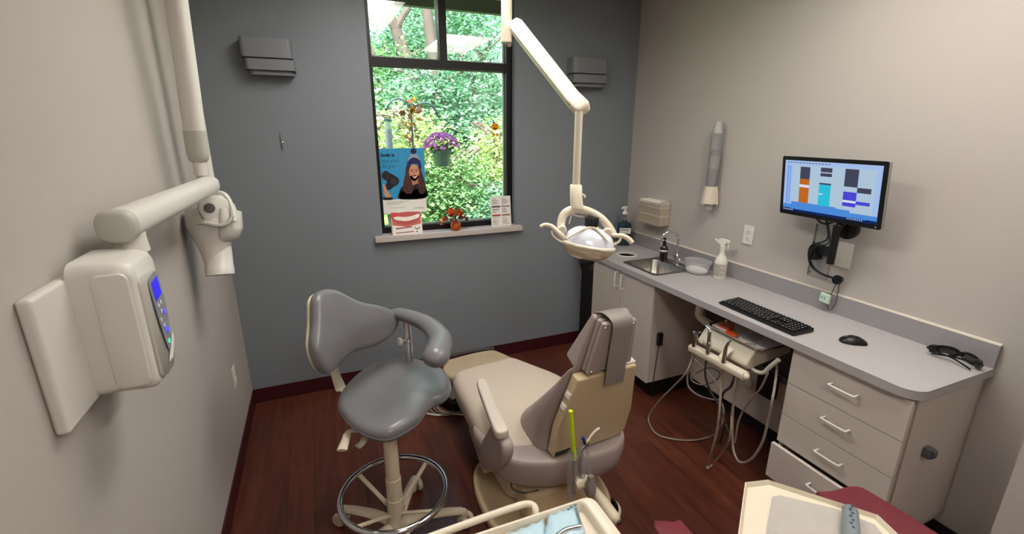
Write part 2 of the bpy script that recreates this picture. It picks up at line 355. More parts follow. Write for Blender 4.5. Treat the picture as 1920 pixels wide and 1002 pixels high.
for k in range(4):
    dx = -.035 if k == 3 else 0
    mb = MB().bb((XF+dx, ye+.001, zs[k+1]+.002), (XF+dx+.018, yd1-.001, zs[k]-.0015))
    if k == 3: mb.bb((XF+dx+.018, ye+.03, zk+.03), (XF+.36, ye+.042, zs[k]-.03)).bb((XF+dx+.018, yd1-.042, zk+.03), (XF+.36, yd1-.03, zs[k]-.03)).bb((XF+dx+.018, ye+.03, zk+.03), (XF+.36, yd1-.03, zk+.04))
    d = mb.build('drawer', m_lam, t, bevel=.001)
    hp = [P('x', XF-.028, *q) for q in ((1576, 733), (1561, 797), (1548, 860), (1525, 925))][k]
    if k == 3: hp = P('x', XF-.063, 1532, 925)
    pull('handle', (XF+dx, hp.y, hp.z), (0, 1, 0), (-1, 0, 0), .10, .0045, d)
cl = P('y', ye, 1733, 845)
tag(MB().box((cl.x, ye-.014, cl.z), (.034, .028, .042)).box((cl.x+.006, ye-.03, cl.z-.001), (.03, .008, .034)).build('latch_box', mat('slate_plastic', '#55585d', .45), bevel=.004), 'small dark grey plastic catch stuck on the side of the drawer cabinet', 'catch')

# ------------------------------------------------------------------ counter
h0 = P('z', ZC, 1175, 477.5); hr = .062
s00, s01, s11, s10 = (P('z', ZC, *q) for q in ((1232, 519), (1165, 492), (1222, 483), (1282, 506)))
sx0, sx1, sy0, sy1 = 1.905, 2.262, 2.225, 2.585
o = (XC, YE); rr_ = .07
outl = [(XC, YB-.001), (XR-.001, YB-.001), (XR-.001, YE)] + [(XC+rr_-rr_*math.sin(R(a)), YE+rr_-rr_*math.cos(R(a))) for a in range(0, 91, 9)]
hole = [(h0.x+hr*math.cos(R(a)), h0.y+hr*math.sin(R(a))) for a in range(0, 360, 12)]
ct = flat_shape([outl, hole, rrect(sx0+.012, sy0+.012, sx1-.012, sy1-.012, .03)], ZC-.036, ZC).build('countertop', m_count, None, angle=50)
tag(ct, 'long grey speckled laminate countertop running along the right wall', 'countertop')
MB().bb((XR-.020, YE, ZC), (XR-.001, YB-.001, ZC+.095)).build('splashback', m_splash, ct, bevel=.0015)
MB().tube([(XR-.004, YE+.002, ZC+.097), (XR-.004, YB-.002, ZC+.097)], .004, 6, 1).bb((XR-.0195, YE+.001, ZC+.0948), (XR-.002, YB-.002, ZC+.0965)).build('caulk_line', m_caulk, ct)
t = MB(); t.rings([[Vector((h0.x+r*math.cos(R(a)), h0.y+r*math.sin(R(a)), z)) for a in range(0, 360, 12)] for r, z in ((hr-.003, ZC-.009), (hr-.003, ZC+.002), (hr+.002, ZC+.005), (hr+.013, ZC+.004), (hr+.015, ZC+.0003))], cap=False)
wr = tag(t.build('waste_chute_ring', mat('pale_ring', '#cfc9c0', .4)), 'round waste chute opening with a pale rim in the counter left of the sink', 'chute')
MB().rings([[Vector((h0.x+r*math.cos(R(a)), h0.y+r*math.sin(R(a)), z)) for a in range(0, 360, 12)] for r, z in ((hr-.002, ZC-.0095), (hr-.002, ZC-.08), (hr-.0005, ZC-.08), (hr-.0005, ZC-.0095))], cap=False, closed=True).build('chute_shade', m_black, wr)  # black lining stands in for the shade down the chute
tag(MB().bb((h0.x-.1, h0.y-.1, .16), (h0.x+.1, h0.y+.1, .60)).build('waste_bin', m_black), 'dark waste bin under the round counter opening', 'bin')
# dark block imitates the shade in the gap at the grey wall
t = MB().bb((XF+.06, y1+.004, .001), (XR-.004, YB-.012, ZC-.04)); tag(t.build('gap_shade', m_darkgap), 'dark block painted as shade in the gap between the sink cabinet and the grey wall', 'shade block')
# sink
def rring(a, b_, c, d, r, z): return [Vector((x, y, z)) for x, y in rrect(a, b_, c, d, r, 6)]
t = thing('sink', ((sx0+sx1)/2, (sy0+sy1)/2, ZC), 'small square stainless drop-in sink set in the grey counter', 'sink')
bx1 = sx1-.075
MB().rings([rring(sx0, sy0, sx1, sy1, .03, ZC+.0005), rring(sx0+.003, sy0+.003, sx1-.003, sy1-.003, .03, ZC+.004),
    rring(sx0+.022, sy0+.022, bx1, sy1-.022, .045, ZC+.004), rring(sx0+.028, sy0+.028, bx1-.006, sy1-.028, .045, ZC-.006),
    rring(sx0+.036, sy0+.036, bx1-.014, sy1-.036, .05, ZC-.13), rring(sx0+.06, sy0+.06, bx1-.035, sy1-.06, .05, ZC-.15)], cap=False).add([], []).build('basin', m_steel, t, angle=60)
MB().lathe([(.0, -.149), (.10, -.149)], ((sx0+bx1)/2, (sy0+sy1)/2, ZC)).bb((sx0+.055, sy0+.055, ZC-.152), (bx1-.03, sy1-.055, ZC-.1495)).build('basin_floor', m_steel, t)
MB().lathe([(.03, 0), (.03, .003), (.022, .001), (.0, .001)], ((sx0+bx1)/2, (sy0+sy1)/2, ZC-.149)).build('drain', m_chrome, t)
# faucet
fb = P('z', ZC+.004, 1268, 494)
t = thing('faucet', fb, 'chrome gooseneck faucet behind the stainless sink', 'faucet')
MB().lathe([(.026, 0), (.026, .006), (.014, .012), (.011, .03), (.017, .036), (.017, .046), (.010, .052), (.013, .06), (.009, .066)], fb, seg=20).build('base', m_chrome, t)
tip = P('x', 2.11, 1242, 460); gz = fb.z
dv = Vector((2.11-fb.x, fb.y+.035-fb.y, 0)); top = P('y', fb.y, 1262, 434).z
pts = [fb+Vector((0, 0, .06)), fb+Vector((0, 0, .12))] + [Vector((fb.x, fb.y, top-.06)) + dv*(.5-.5*math.cos(R(a))) + Vector((0, 0, .055*math.sin(R(a)))) for a in range(0, 181, 20)] + [Vector((fb.x, fb.y, top-.085))+dv]
MB().tube(pts, .0075, 12, 3).build('spout', m_chrome, t)
MB().lathe([(.0085, 0), (.010, .004), (.010, .02), (.008, .026)], Vector((fb.x, fb.y, top-.105))+dv, seg=16).build('aerator', m_chrome, t)
for sgn in (-1, 1): MB().lathe([(.006, 0), (.008, .02), (.008, .026), (.004, .03)], fb+Vector((0, 0, .028)), (.1, sgn, .15), 12).build('valve_handle', m_chrome, t)

# ------------------------------------------------------------------ things on the counter
def bottle(name, c, prof, m, label, cat): 
    t = thing(name, c, label, cat); MB().lathe(prof, c, seg=28).build('bottle_body', m, t); return t
# brown pump bottle behind the sink
c = P('z', ZC+.004, 1243, 488)
t = thing('pump_bottle', c, 'small dark brown pump bottle with a white label strip behind the sink', 'bottle')
MB().lathe([(.026, 0), (.028, .004), (.028, .085), (.024, .1), (.011, .112), (.011, .125)], c, seg=24).build('bottle_body', m_brown, t)
lb = MB(); lb.rings([[c+Vector((math.cos(R(a))*.0285, math.sin(R(a))*.0285, z)) for a in range(150, 281, 10)] + [c+Vector((math.cos(R(a))*.0288, math.sin(R(a))*.0288, z)) for a in range(280, 149, -10)] for z in (.066, .078)]).build('label', m_paper, t)
MB().lathe([(.013, .122), (.013, .135), (.004, .136), (.004, .15), (.009, .151), (.009, .16), (0, .161)], c, seg=16).box(c+Vector((-.017, .004, .156)), (.03, .009, .007)).build('pump', m_black, t)
# mouthwash
c = P('z', ZC, 1168, 459); c.y = min(c.y, YB-.075)
t = thing('mouthwash_bottle', c, 'dark teal mouthwash bottle with a white pump standing in the counter corner', 'bottle')
X_ = Vector((RT.x, RT.y, 0)).normalized(); Y_ = Vector((FW.x, FW.y, 0)).normalized()
def sqring(c, w, d, r, z, X=X_, Y=Y_): return [c+X*x+Y*y+Vector((0, 0, z)) for x, y in rrect(-w/2, -d/2, w/2, d/2, r, 4)]
MB().rings([sqring(c, .098, .07, .02, .0), sqring(c, .104, .075, .02, .006), sqring(c, .104, .075, .02, .165), sqring(c, .096, .068, .02, .18), sqring(c, .04, .04, .018, .188), sqring(c, .034, .034, .015, .2)]).build('bottle_body', m_bottle, t)
f0 = c-Y_*.0383
MB().prism([f0+X_*x+Vector((0, 0, z)) for x, z in ((-.044, .098), (.044, .098), (.044, .142), (-.044, .142))], -Y_*.0008).build('label', m_paper, t)
letters('lettering', 'LISTERINE', .0165, f0-X_*.043+Vector((0, 0, .121))-Y_*.001, X_, (0, 0, 1), m_ink, t, .0006)
letters('lettering', 'TOTAL CARE', .009, f0-X_*.032+Vector((0, 0, .106))-Y_*.001, X_, (0, 0, 1), m_ink, t, .0002)
MB().lathe([(.034, .148), (.036, .153), (.036, .166), (.034, .17)], c, seg=4).build('neck_band', mat('teal_band', '#3e6672', .4), t)
MB().lathe([(.006, .2), (.006, .25)], c).build('pump_stem', m_clear, t)
MB().lathe([(.024, .25), (.022, .262), (.010, .272), (.008, .30)], c, seg=18).tube([c+Vector((0, 0, .30))+X_*.014, c+Vector((0, 0, .303)), c+Vector((0, 0, .298))-X_*.018, c+Vector((0, 0, .287))-X_*.026], .008, 8, 3).build('pump', m_white, t)
# food tub with white powder
c = P('z', ZC, 1306, 511)
t = thing('plastic_tub', c, 'clear oval plastic tub with white cotton inside, between sink and spray bottle', 'tub')
def oval(c, a, b_, z, n=28):
    a *= 1.22; b_ *= 1.25; z *= 1.1
    return [c+Vector((b_*math.sin(2*math.pi*k/n), a*math.cos(2*math.pi*k/n), z)) for k in range(n)]
MB().rings([oval(c, .058, .044, .001), oval(c, .064, .05, .006), oval(c, .073, .057, .062), oval(c, .078, .062, .066), oval(c, .078, .062, .072), oval(c, .071, .055, .068), oval(c, .062, .048, .008), oval(c, .05, .04, .003)]).build('tub_shell', m_tub, t)
MB().rings([oval(c, .06, .046, .006), oval(c, .062, .048, .018), oval(c+Vector((0, .01, 0)), .045, .03, .028), oval(c+Vector((0, .015, 0)), .01, .01, .031)]).build('cotton_filling', mat('cotton', '#f1ede6', .9), t)
# spray bottle
c = P('z', ZC, 1348, 521)
t = thing('spray_bottle', c, 'white trigger spray bottle standing against the splashback', 'spray bottle')
MB().lathe([(.036, 0), (.038, .004), (.038, .1), (.037, .112), (.028, .132), (.016, .15), (.0135, .168), (.0135, .19)], c, seg=28).build('bottle_body', m_white, t)
mb = MB()
mb.rings([[c+Vector((math.cos(R(a))*r, math.sin(R(a))*r, z)) for a in range(140, 301, 10)] + [c+Vector((math.cos(R(a))*(r+.0006), math.sin(R(a))*(r+.0006), z)) for a in range(300, 139, -10)] for r, z in ((.0383, .015), (.0383, .096))]).build('label', mat('label_grey', '#bdb8b0', .6), t)
mb = MB()
for k in range(9): mb.rings([[c+Vector((math.cos(R(a))*.0391, math.sin(R(a))*.0391, z+.022+k*.008)) for a in range(150, 215+(k*37) % 50, 8)] + [c+Vector((math.cos(R(a))*.0393, math.sin(R(a))*.0393, z+.022+k*.008)) for a in reversed(range(150, 215+(k*37) % 50, 8))] for z in (0, .002)])
mb.build('label_print', m_ink, t)
MB().lathe([(.0165, .183), (.0165, .202), (.012, .206)], c, seg=18).build('collar', m_white, t)
D = Vector((.25, -.97, 0)).normalized()
Z3 = Vector((0, 0, 1))
S_ = D.cross(Z3)
out = [(-.042, .222), (-.038, .238), (-.02, .248), (.02, .246), (.040, .238), (.04, .228), (.022, .226), (.012, .206), (-.010, .204), (-.018, .214)]
MB().prism([c+D*a+Z3*b_-S_*.010 for a, b_ in out], S_*.020).build('spray_head', m_white, t, bevel=.003)
MB().tube([c+D*.026+Z3*.226, c+D*.034+Z3*.208, c+D*.032+Z3*.186], .0035, 8, 3).build('trigger', m_white, t)
MB().lathe([(.008, 0), (.008, .010)], c-D*.042+Z3*.232, -D, 14).build('nozzle', m_white, t)

# keyboard
zk_ = ZC+.018
k00, k01, k11, k10 = (P('z', zk_, *q) for q in ((1347, 566), (1382, 556), (1526, 614), (1492, 629)))
kc = (k00+k01+k11+k10)/4
KY = ((k00-k10)+(k01-k11)); KY.z = 0; KY.normalize(); KX = Vector((KY.y, -KY.x, 0))   # KX points to the wall
L_, D_ = .438, .128
t = thing('keyboard', (kc.x, kc.y, ZC), 'full size black keyboard lying on the counter in front of the monitor', 'keyboard')
def kp(l, d, z): return Vector((kc.x, kc.y, ZC))+KY*l+KX*d+Vector((0, 0, z))
MB().rings([[kp(l, d, z+ (0.008 if d > 0 else 0)*(z > .005)) for l, d in ((-L_/2+i, -D_/2+i), (L_/2-i, -D_/2+i), (L_/2-i, D_/2-i), (-L_/2+i, D_/2-i))] for i, z in ((.004, .001), (0, .004), (.001, .012), (.004, .014))]).build('case', m_black, t, bevel=.001)
mk = mat('keycap', '#141416', .35)
mkp = mat('key_print', '#c9c9c9', .5)
pitch = .0189; keys = 0
mb = MB(); pr = MB()
def key(l, d, w, dd=.0155):
    z0 = .0145+(d+D_/2)/D_*.008
    c_ = kp(l, d, z0)
    mb.rings([[c_+KY*x*(w-.0025)/2*s+KX*y*dd/2*s+Vector((0, 0, z)) for x, y in ((-1, -1), (1, -1), (1, 1), (-1, 1))] for s, z in ((1, 0), (.92, .005))])
    pr.box(c_+Vector((0, 0, .0053))-KY*.002+KX*.001, (.004, .0035, .0004), KY, KX)
rows = [(-.045, [1.25, 1.25, 1.25, 6.25, 1.25, 1.25, 1.25, 1.25]), (-.026, [2.25]+[1]*10+[2.75]), (-.007, [1.75]+[1]*11+[2.25]), (.012, [1.5]+[1]*12+[1.5]), (.031, [1]*13+[2]), (.052, [1]*15)]
for d, ws in rows:
    l = L_/2-.010
    for w in ws: key(l-w*pitch/2, d, w*pitch); l -= w*pitch
    l -= .004
    for k in range(3):
        if d in (-.045, .012, .031, .052) or (d == -.026 and k == 1): key(l-(k+.5)*pitch*.95, d, pitch*.95)
    l -= 3*pitch*.95+.004
    for k in range(4): key(l-(k+.5)*pitch*.92, d, pitch*.92)
kk = mb.build('keys', mk, t); kk['kind'] = 'stuff'; kk['label'] = 'rows of small black keycaps'
pr.build('key_print', mkp, kk)
# mouse
mc = P('z', ZC+.015, 1601, 637)
t = thing('mouse', (mc.x, mc.y, ZC), 'black wireless mouse lying right of the keyboard', 'mouse')
md = (P('z', ZC+.015, 1627, 640)-P('z', ZC+.015, 1577, 634)); md.z = 0; md.normalize(); ms = Vector((-md.y, md.x, 0))
prof = [(-.052, .010, .004), (-.045, .024, .016), (-.028, .031, .026), (-.008, .0325, .032), (.012, .031, .030), (.03, .028, .022), (.043, .023, .014), (.050, .010, .007)]
rs = []
for l, w, h in prof:
    cc = Vector((mc.x, mc.y, ZC+.0015))+md*l
    rs.append([cc+ms*(w*math.cos(a))+Vector((0, 0, max(0, h*math.sin(a))))for a in [math.pi*k/9 for k in range(10)]] + [cc-ms*w*.6, cc+ms*w*.6])
MB().rings(rs).build('shell', m_black, t)
MB().lathe([(.007, -.003), (.007, .003)], Vector((mc.x, mc.y, ZC+.022))-md*.028, ms, 16).build('scroll_wheel', m_rubber, t)
# safety glasses
g0, g1 = P('z', ZC+.018, 1750, 654), P('z', ZC+.018, 1842, 687); g0.x = g1.x = 2.268
t = thing('dark_glasses', ((g0+g1)/2-Vector((0, 0, .018))), 'pair of black wraparound safety glasses folded on the right end of the counter', 'glasses')
gy = Vector((0, -1, 0)); W_ = (g0.y-g1.y); gc = Vector((g0.x, (g0.y+g1.y)/2, ZC+.002))
def lens_out(s):
    o = []
    for k in range(18):
        a = 2*math.pi*k/18; x = s*(.034+.032*math.cos(a)); z = .021+.018*math.sin(a)-.004*math.cos(a)
        o.append((x, z))
    return o
def gp(x, z, bow=0): return gc+gy*x*W_/.136+Vector((-(abs(x)**2)*5.5+.03+bow-z*.25, 0, z))
for s in (-1, 1):
    lo = lens_out(s)
    MB().tube([gp(x, z) for x, z in lo], .0052, 8, 1, True).build('rim', m_blackgloss, t)
    MB().prism([gp(x, z) for x, z in lo], (.0015, 0, 0)).build('lens', mat('smoke_lens', '#2c3230', .08, coat=.6, alpha=.85), t)
    MB().prism([gp(s*.052, .006), gp(s*.069, .006), gp(s*.0695, .038), gp(s*.052, .040)], (-.026, 0, 0)).build('side_shield', m_blackgloss, t, bevel=.003)
    MB().tube([gp(s*.068, .030, -.006), gp(s*.066, .027, -.03+.01*s), gp(0, .018, -.048+.008*s), gp(-s*.058, .006, -.05+.01*s)], .0032, 8, 4).build('temple', m_blackgloss, t)
MB().tube([gp(-.010, .026), gp(0, .031), gp(.010, .026)], .004, 8, 4).build('bridge', m_blackgloss, t)

# ------------------------------------------------------------------ right wall fittings
def wallplate(y, z, w, h, name, parent=None, mm=m_white): return MB().bb((XR-.006, y-w/2, z-h/2), (XR-.0003, y+w/2, z+h/2)).build(name, mm, parent, bevel=.002)
a, b_ = P('x', XR, 1397, 421), P('x', XR, 1411, 461)
oy, oz = (a.y+b_.y)/2, (a.z+b_.z)/2
t = thing('wall_outlet', (XR, oy, oz-.057), 'white duplex power outlet on the right wall above the spray bottle', 'outlet')
def outlet(t, y, z, nx=-1, X0=XR):
    MB().bb((X0+nx*.006, y-.035, z-.057), (X0+nx*.0003, y+.035, z+.057)).build('cover_plate', m_white, t, bevel=.002)
    for dz in (-.02, .02):
        s = MB().lathe([(.0165, 0), (.0165, .0025), (.015, .003)], (X0+nx*.006, y, z+dz), (nx, 0, 0), 20).build('socket', m_white, t)
        MB().box((X0+nx*.0092, y-.006, z+dz+.003), (.0006, .0022, .009)).box((X0+nx*.0092, y+.006, z+dz+.003), (.0006, .0022, .007)).lathe([(.0025, 0), (.0025, .0006)], (X0+nx*.0089, y, z+dz-.008), (nx, 0, 0), 10).build('slots', m_black, s)
outlet(t, oy, oz)
# blank plate behind the monitor mount
pz = P('x', XR, 1590, 480)
tag(wallplate(pz.y+.03, pz.z, .105, .125, 'blank_wall_plate'), 'wide white blank wall plate beside the monitor bracket', 'wall plate')
# left wall outlet
a, b_ = P('x', XL, 436, 684), P('x', XL, 441, 729); q = (a+b_)/2
t = thing('wall_outlet', (XL, q.y, q.z-.057), 'white duplex power outlet low on the left wall near the grey wall', 'outlet')
outlet(t, q.y, q.z, 1, XL)

# paper towel holder (clear box full of folded towels)
ga, gb = P('x', XR-.09, 1199, 371), P('x', XR-.09, 1237, 424)
ya, yb_, za, zb_ = ga.y, gb.y, gb.z, ga.z
yb_ = P('x', XR-.09, 1238, 400).y
t = thing('towel_holder', (XR, (ya+yb_)/2, za), 'clear acrylic holder on the wall corner packed with folded paper towels', 'dispenser')
MB().bb((XR-.1, ya-.002, za-.006), (XR-.001, ya, zb_+.005)).bb((XR-.1, yb_, za-.006), (XR-.001, yb_+.002, zb_+.005)).bb((XR-.102, yb_, za-.006), (XR-.1, ya, zb_-.006)).bb((XR-.1, yb_, za-.008), (XR-.001, ya, za-.006)).build('holder_box', m_clear, t)
nT = 14; hT = (zb_-za)/nT
mt = [mat('towel_brown', '#d9c39c', .8, var=.08, vscale=40), mat('towel_pale', '#eee4d6', .8)]
for k in range(nT):
    z = za-.004+k*hT; j = random.uniform(-.003, .003)
    pts = [(0, 0), (.003+j, hT*.48), (0, hT*.96)]
    mb = MB(); x0 = XR-.094+random.uniform(0, .006)
    mb.rings([[Vector((x0+.004, y, z)), Vector((x0, y, z+hT*.45)), Vector((x0+.004, y, z+hT*.93)), Vector((XR-.004, y, z+hT*.95)), Vector((XR-.004, y, z))] for y in (yb_+.003, yb_+.06, ya-.05, ya-.003)])
    tag(mb.build('folded_paper_towel', mt[1 if k in (13, 12, 10, 5) else 0], bevel=0), 'folded paper towel stacked in the clear wall holder', 'paper towel', 'folded towels in the clear wall holder')

# cup dispenser
tp, bp = P('x', XR-.045, 1344, 252), P('x', XR-.045, 1331, 398)
cx, cy = XR-.045, (P('x', XR-.045, 1345, 255).y+P('x', XR-.045, 1334, 350).y)/2
def zat(py, px=1337): return P('y', cy, px, py).z
zt, zc0, zc1 = P('x', XR-.045, 1347, 250).z, P('x', XR-.045, 1335, 352).z, P('x', XR-.045, 1332, 382).z
t = thing('cup_dispenser', (XR-.045, cy, zc1), 'tall clear tube cup dispenser with cream collar mounted on the right wall', 'dispenser')
MB().rings([[Vector((cx+r*math.cos(R(a)), cy+r*math.sin(R(a)), z)) for a in range(0, 360, 15)] for r, z in ((.036, zc0-.005), (.036, zt), (.034, zt), (.034, zc0-.005))], closed=True, cap=False).build('tube', m_clear, t)
MB().bb((XR-.012, cy-.012, zc0-.01), (XR-.001, cy+.012, zt-.02)).build('wall_rail', m_clear2, t)
MB().lathe([(.036, zc0+.008), (.038, zc0+.006), (.038, zc0-.012), (.043, zc1+.004), (.043, zc1), (.030, zc1), (.033, zc0)], (cx, cy, 0), seg=28, cap=False).build('collar', m_cream, t)
for a in range(0, 360, 60):
    d = Vector((math.cos(R(a)), math.sin(R(a)), 0)); c0 = Vector((cx, cy, 0))
    MB().prism([c0+d*.038+Vector((0, 0, zc0-.01)), c0+d*.044+Vector((0, 0, zc0-.02)), c0+d*.053+Vector((0, 0, zc1-.006)), c0+d*.042+Vector((0, 0, zc1))], d.cross(Z3)*.004).build('fin', m_cream, t)
mcup = mat('grey_cup', '#a9a6a6', .5); mcup2 = mat('dark_grey_cup', '#8b888c', .5)
def cup(z, up, label, group=None, r1=.031, r0=.021, h=.068, mm=mcup):
    pr_ = [(r0, 0), (r1, h), (r1-.001, h), (r0-.001, .002), (0, .002)] if up else [(r1, 0), (r0, h), (0, h), (0, h-.002), (r0-.001, h-.002), (r1-.001, 0)]
    o = MB().lathe(pr_, (cx, cy, z), seg=24, cap=up).build('paper_cup', mm); tag(o, label, 'cup', group); return o
cup(zt+.001, False, 'grey paper cup upside down on top of the clear cup dispenser')
for k in range(14): cup(zc0+.0+k*.0125, True, 'grey paper cup nested in the clear dispenser tube', 'cups nested in the dispenser tube', mm=mcup2 if k > 10 or k < 5 else mcup)
cup(zc1-.042, True, 'grey paper cup hanging out below the cream dispenser collar')

# ------------------------------------------------------------------ monitor on its wall bracket
pA, pB, pC, pD = (P('x', 2.25, *q) for q in ((1465, 294), (1674, 303), (1648, 428), (1451, 398)))
# monitor plane: leans back a little, turned slightly
MW, MH = .490, .292
mo = P('x', 2.195, 1552, 357)
ta = R(4); MY = Vector((math.sin(ta)*.0, -1, 0)); MY = Vector((-.02, -1, 0)).normalized(); MN = Vector((-math.cos(R(8)), 0, math.sin(R(8))*-1)).normalized()
MN = (MN-MY*MN.dot(MY)).normalized(); MU = MN.cross(MY)*-1
if MU.z < 0: MU = -MU
t = thing('monitor', mo-MU*(MH/2), 'black flat monitor with a coloured schedule on screen, on a wall arm', 'monitor')
def mp_(x, y, d=0): return mo+MY*x+MU*y+MN*d
MB().prism([mp_(x, y, 0) for x, y in rrect(-MW/2, -MH/2, MW/2, MH/2, .008)], -MN*.022).build('housing', m_black, t, bevel=.002)
MB().prism([mp_(x, y, -.004) for x, y in rrect(-MW/2-.0012, -MH/2-.001, MW/2+.0012, MH/2+.001, .008)], -MN*.012).build('silver_rim', m_alu, t)
def scr(name, col, s=.62): return mat('screen_'+name, '#000000', .3, spec=.2, emit=col, estr=s)
sc_mats = [scr('blue', '#a9c4f2'), scr('sky', '#4d8ee0'), scr('navy', '#10265e'), scr('pale', '#b4cbe0'), scr('slate', '#44475c'), scr('orange', '#c46a24'), scr('cyan', '#2fc4e0'), scr('violet', '#4d48d8'), scr('white', '#dfe8ff'), scr('bluemid', '#7ba3e8')]
sb = MB()
x0, x1, y0_, y1_ = -MW/2+.018, MW/2-.018, -MH/2+.020, MH/2-.018
def sr(a, b_, c, d, m, lay):                     # fractions of the screen
    sb.cm = m; xs = [x0+(x1-x0)*a, x0+(x1-x0)*c]; ys = [y1_-(y1_-y0_)*b_, y1_-(y1_-y0_)*d]; e = .0005+.0002*lay
    sb.add([mp_(xs[0], ys[0], e), mp_(xs[1], ys[0], e), mp_(xs[1], ys[1], e), mp_(xs[0], ys[1], e)], [(0, 1, 2, 3)])
sr(0, 0, 1, 1, 0, 0); sr(0, .94, 1, 1, 2, 1); sr(0, .86, 1, .94, 1, 1); sr(.10, .08, .95, .86, 3, 1); sr(.03, .1, .05, .85, 9, 1); sr(.06, .1, .075, .85, 9, 1)
sr(.10, .80, .60, .95, 1, 2); sr(.60, .82, .74, .95, 1, 2); sr(.74, .90, .90, .95, 1, 2)
sr(.185, .11, .295, .34, 4, 2); sr(.185, .34, .295, .45, 5, 2); sr(.185, .45, .295, .50, 8, 2); sr(.185, .50, .295, .80, 5, 2)
sr(.41, .10, .53, .18, 4, 2); sr(.41, .20, .53, .26, 4, 2); sr(.41, .28, .53, .38, 3, 2); sr(.405, .38, .53, .41, 4, 2); sr(.405, .41, .53, .82, 6, 2); sr(.405, .58, .45, .60, 8, 3)
sr(.66, .09, .79, .40, 4, 2); sr(.66, .40, .79, .49, 3, 2); sr(.79, .40, .92, .49, 4, 2); sr(.66, .49, .79, .64, 7, 2); sr(.66, .64, .79, .68, 8, 2); sr(.66, .68, .79, .75, 7, 2); sr(.79, .64, .92, .70, 7, 2)
for k in range(14): sr(.03+k*.035, .03, .05+k*.035, .045, 4, 2)
for k in range(5): sr(.01+k*.025, .96, .022+k*.025, .98, 8, 2)
for k in range(8): sr(.72+k*.02, .96, .73+k*.02, .975, 8, 2)
sb.build('screen', sc_mats, t)
MB().lathe([(.0025, 0), (.0025, .001)], mp_(MW/2-.02, -MH/2+.010), MN, 10).build('power_light', m_white, t)
# bracket
br_ = P('x', XR, 1538, 470)
t = thing('monitor_bracket', (XR, br_.y, br_.z-.13), 'black swivel monitor arm on a zinc wall plate under the monitor', 'bracket')
q0, q1 = P('x', XR-.004, 1562, 425), P('x', XR-.004, 1514, 515)
MB().bb((XR-.006, q1.y-.105, q1.z), (XR-.0003, q1.y, q0.z)).bb((XR-.014, q1.y-.105, q1.z), (XR-.006, q1.y-.101, q0.z)).bb((XR-.014, q1.y-.004, q1.z), (XR-.006, q1.y, q0.z)).build('wall_plate', m_alu, t)
for dy in (.014, .091):
    for zz in (q1.z+.02, q0.z-.02): MB().lathe([(.005, 0), (.004, .003)], (XR-.006, q1.y-dy, zz), (-1, 0, 0), 10).build('screw', m_chrome, t)
by = q1.y-.045
zA = P('x', XR-.05, 1545, 475).z
MB().bb((XR-.05, by-.02, zA-.045), (XR-.007, by+.03, zA+.0)).build('pivot_block', m_black, t, bevel=.006)
MB().lathe([(.018, -.042), (.018, .03)], (XR-.055, by, zA), seg=20).build('pivot_drum', m_black, t)
e1 = Vector((XR-.12, by-.13, zA+.02)); e0 = Vector((XR-.055, by, zA+.015))
MB().prism([e0+Vector((0, 0, .03)), e1+Vector((0, 0, .03)), e1-Vector((0, 0, .02)), e0-Vector((0, 0, .02))], Vector((.012, .024, 0))).build('arm', m_black, t, bevel=.004)
MB().lathe([(.017, -.045), (.017, .14)], e1, seg=20).build('upright_post', m_black, t)
hd = P('x', 2.275, 1590, 430)
MB().lathe([(.03, -.022), (.046, -.016), (.048, .0), (.046, .012), (.03, .016)], hd, (-1, 0, -.1), 28).box(hd+Vector((-.005, .01, .05)), (.03, .07, .08)).build('tilt_head', m_black, t)
MB().tube([e1+Vector((0, 0, .12)), (e1+hd)/2+Vector((0, 0, .09)), hd+Vector((.0, .02, .02))], .018, 10, 3).build('tilt_neck', m_black, t)
mh_ = mo.copy(); 
MB().bb((mo.x+.04, mo.y-.05, mo.z-.13), (mo.x+.062, mo.y+.05, mo.z+.05)).build('vesa_plate', m_black, t, bevel=.002)
# cables beneath the monitor
def cable(name, pts, r, m, label, cat='cable', group=None, smooth=6, seg=8): return tag(MB().tube(pts, r, seg, smooth).build(name, m), label, cat, group)
cb = [hd+Vector((0, .12, .05)), P('x', 2.25, 1552, 447), P('x', 2.25, 1522, 460), P('x', 2.27, 1516, 480), P('x', 2.29, 1522, 500), P('x', 2.30, 1540, 514), P('x', 2.31, 1562, 522)]
cable('monitor_cable', cb, .0045, m_black, 'black cable looping from the monitor down past its zinc plate')
cable('monitor_cable', [hd+Vector((0, .12, .07)), P('x', 2.245, 1555, 452), P('x', 2.25, 1528, 463), P('x', 2.27, 1519, 481), P('x', 2.28, 1526, 501), P('x', 2.29, 1542, 513), P('x', 2.30, 1560, 520)], .003, m_black, 'thinner black cable beside the loop left of the monitor arm')
cable('monitor_cable', [P('x', 2.26, 1531, 410), P('x', 2.26, 1540, 418), P('x', 2.26, 1552, 420), P('x', 2.26, 1565, 414)], .005, m_black, 'short black cable drooping under the lower edge of the monitor')
sp = P('x', XR-.03, 1570, 525)
t = thing('sensor_holder', sp, 'round black cable hub hanging below the monitor bracket', 'hub')
MB().lathe([(.001, -.01), (.022, -.008), (.024, 0), (.022, .008), (.001, .010)], sp, (-1, 0, .15), 24).build('disc', m_black, t)
MB().bb((sp.x+.008, sp.y-.01, sp.z-.01), (XR-.0005, sp.y+.01, sp.z+.01)).build('wall_stud', m_black, t)
sq = P('x', 2.30, 1548, 559)
t = thing('sensor_block', sq-Vector((0, 0, .025)), 'small pale green square sensor hanging in front of the splashback', 'sensor')
sx_ = Vector((-.75, -.66, 0)).normalized(); sy_ = Vector((0, 0, 1)); sn = sx_.cross(sy_)
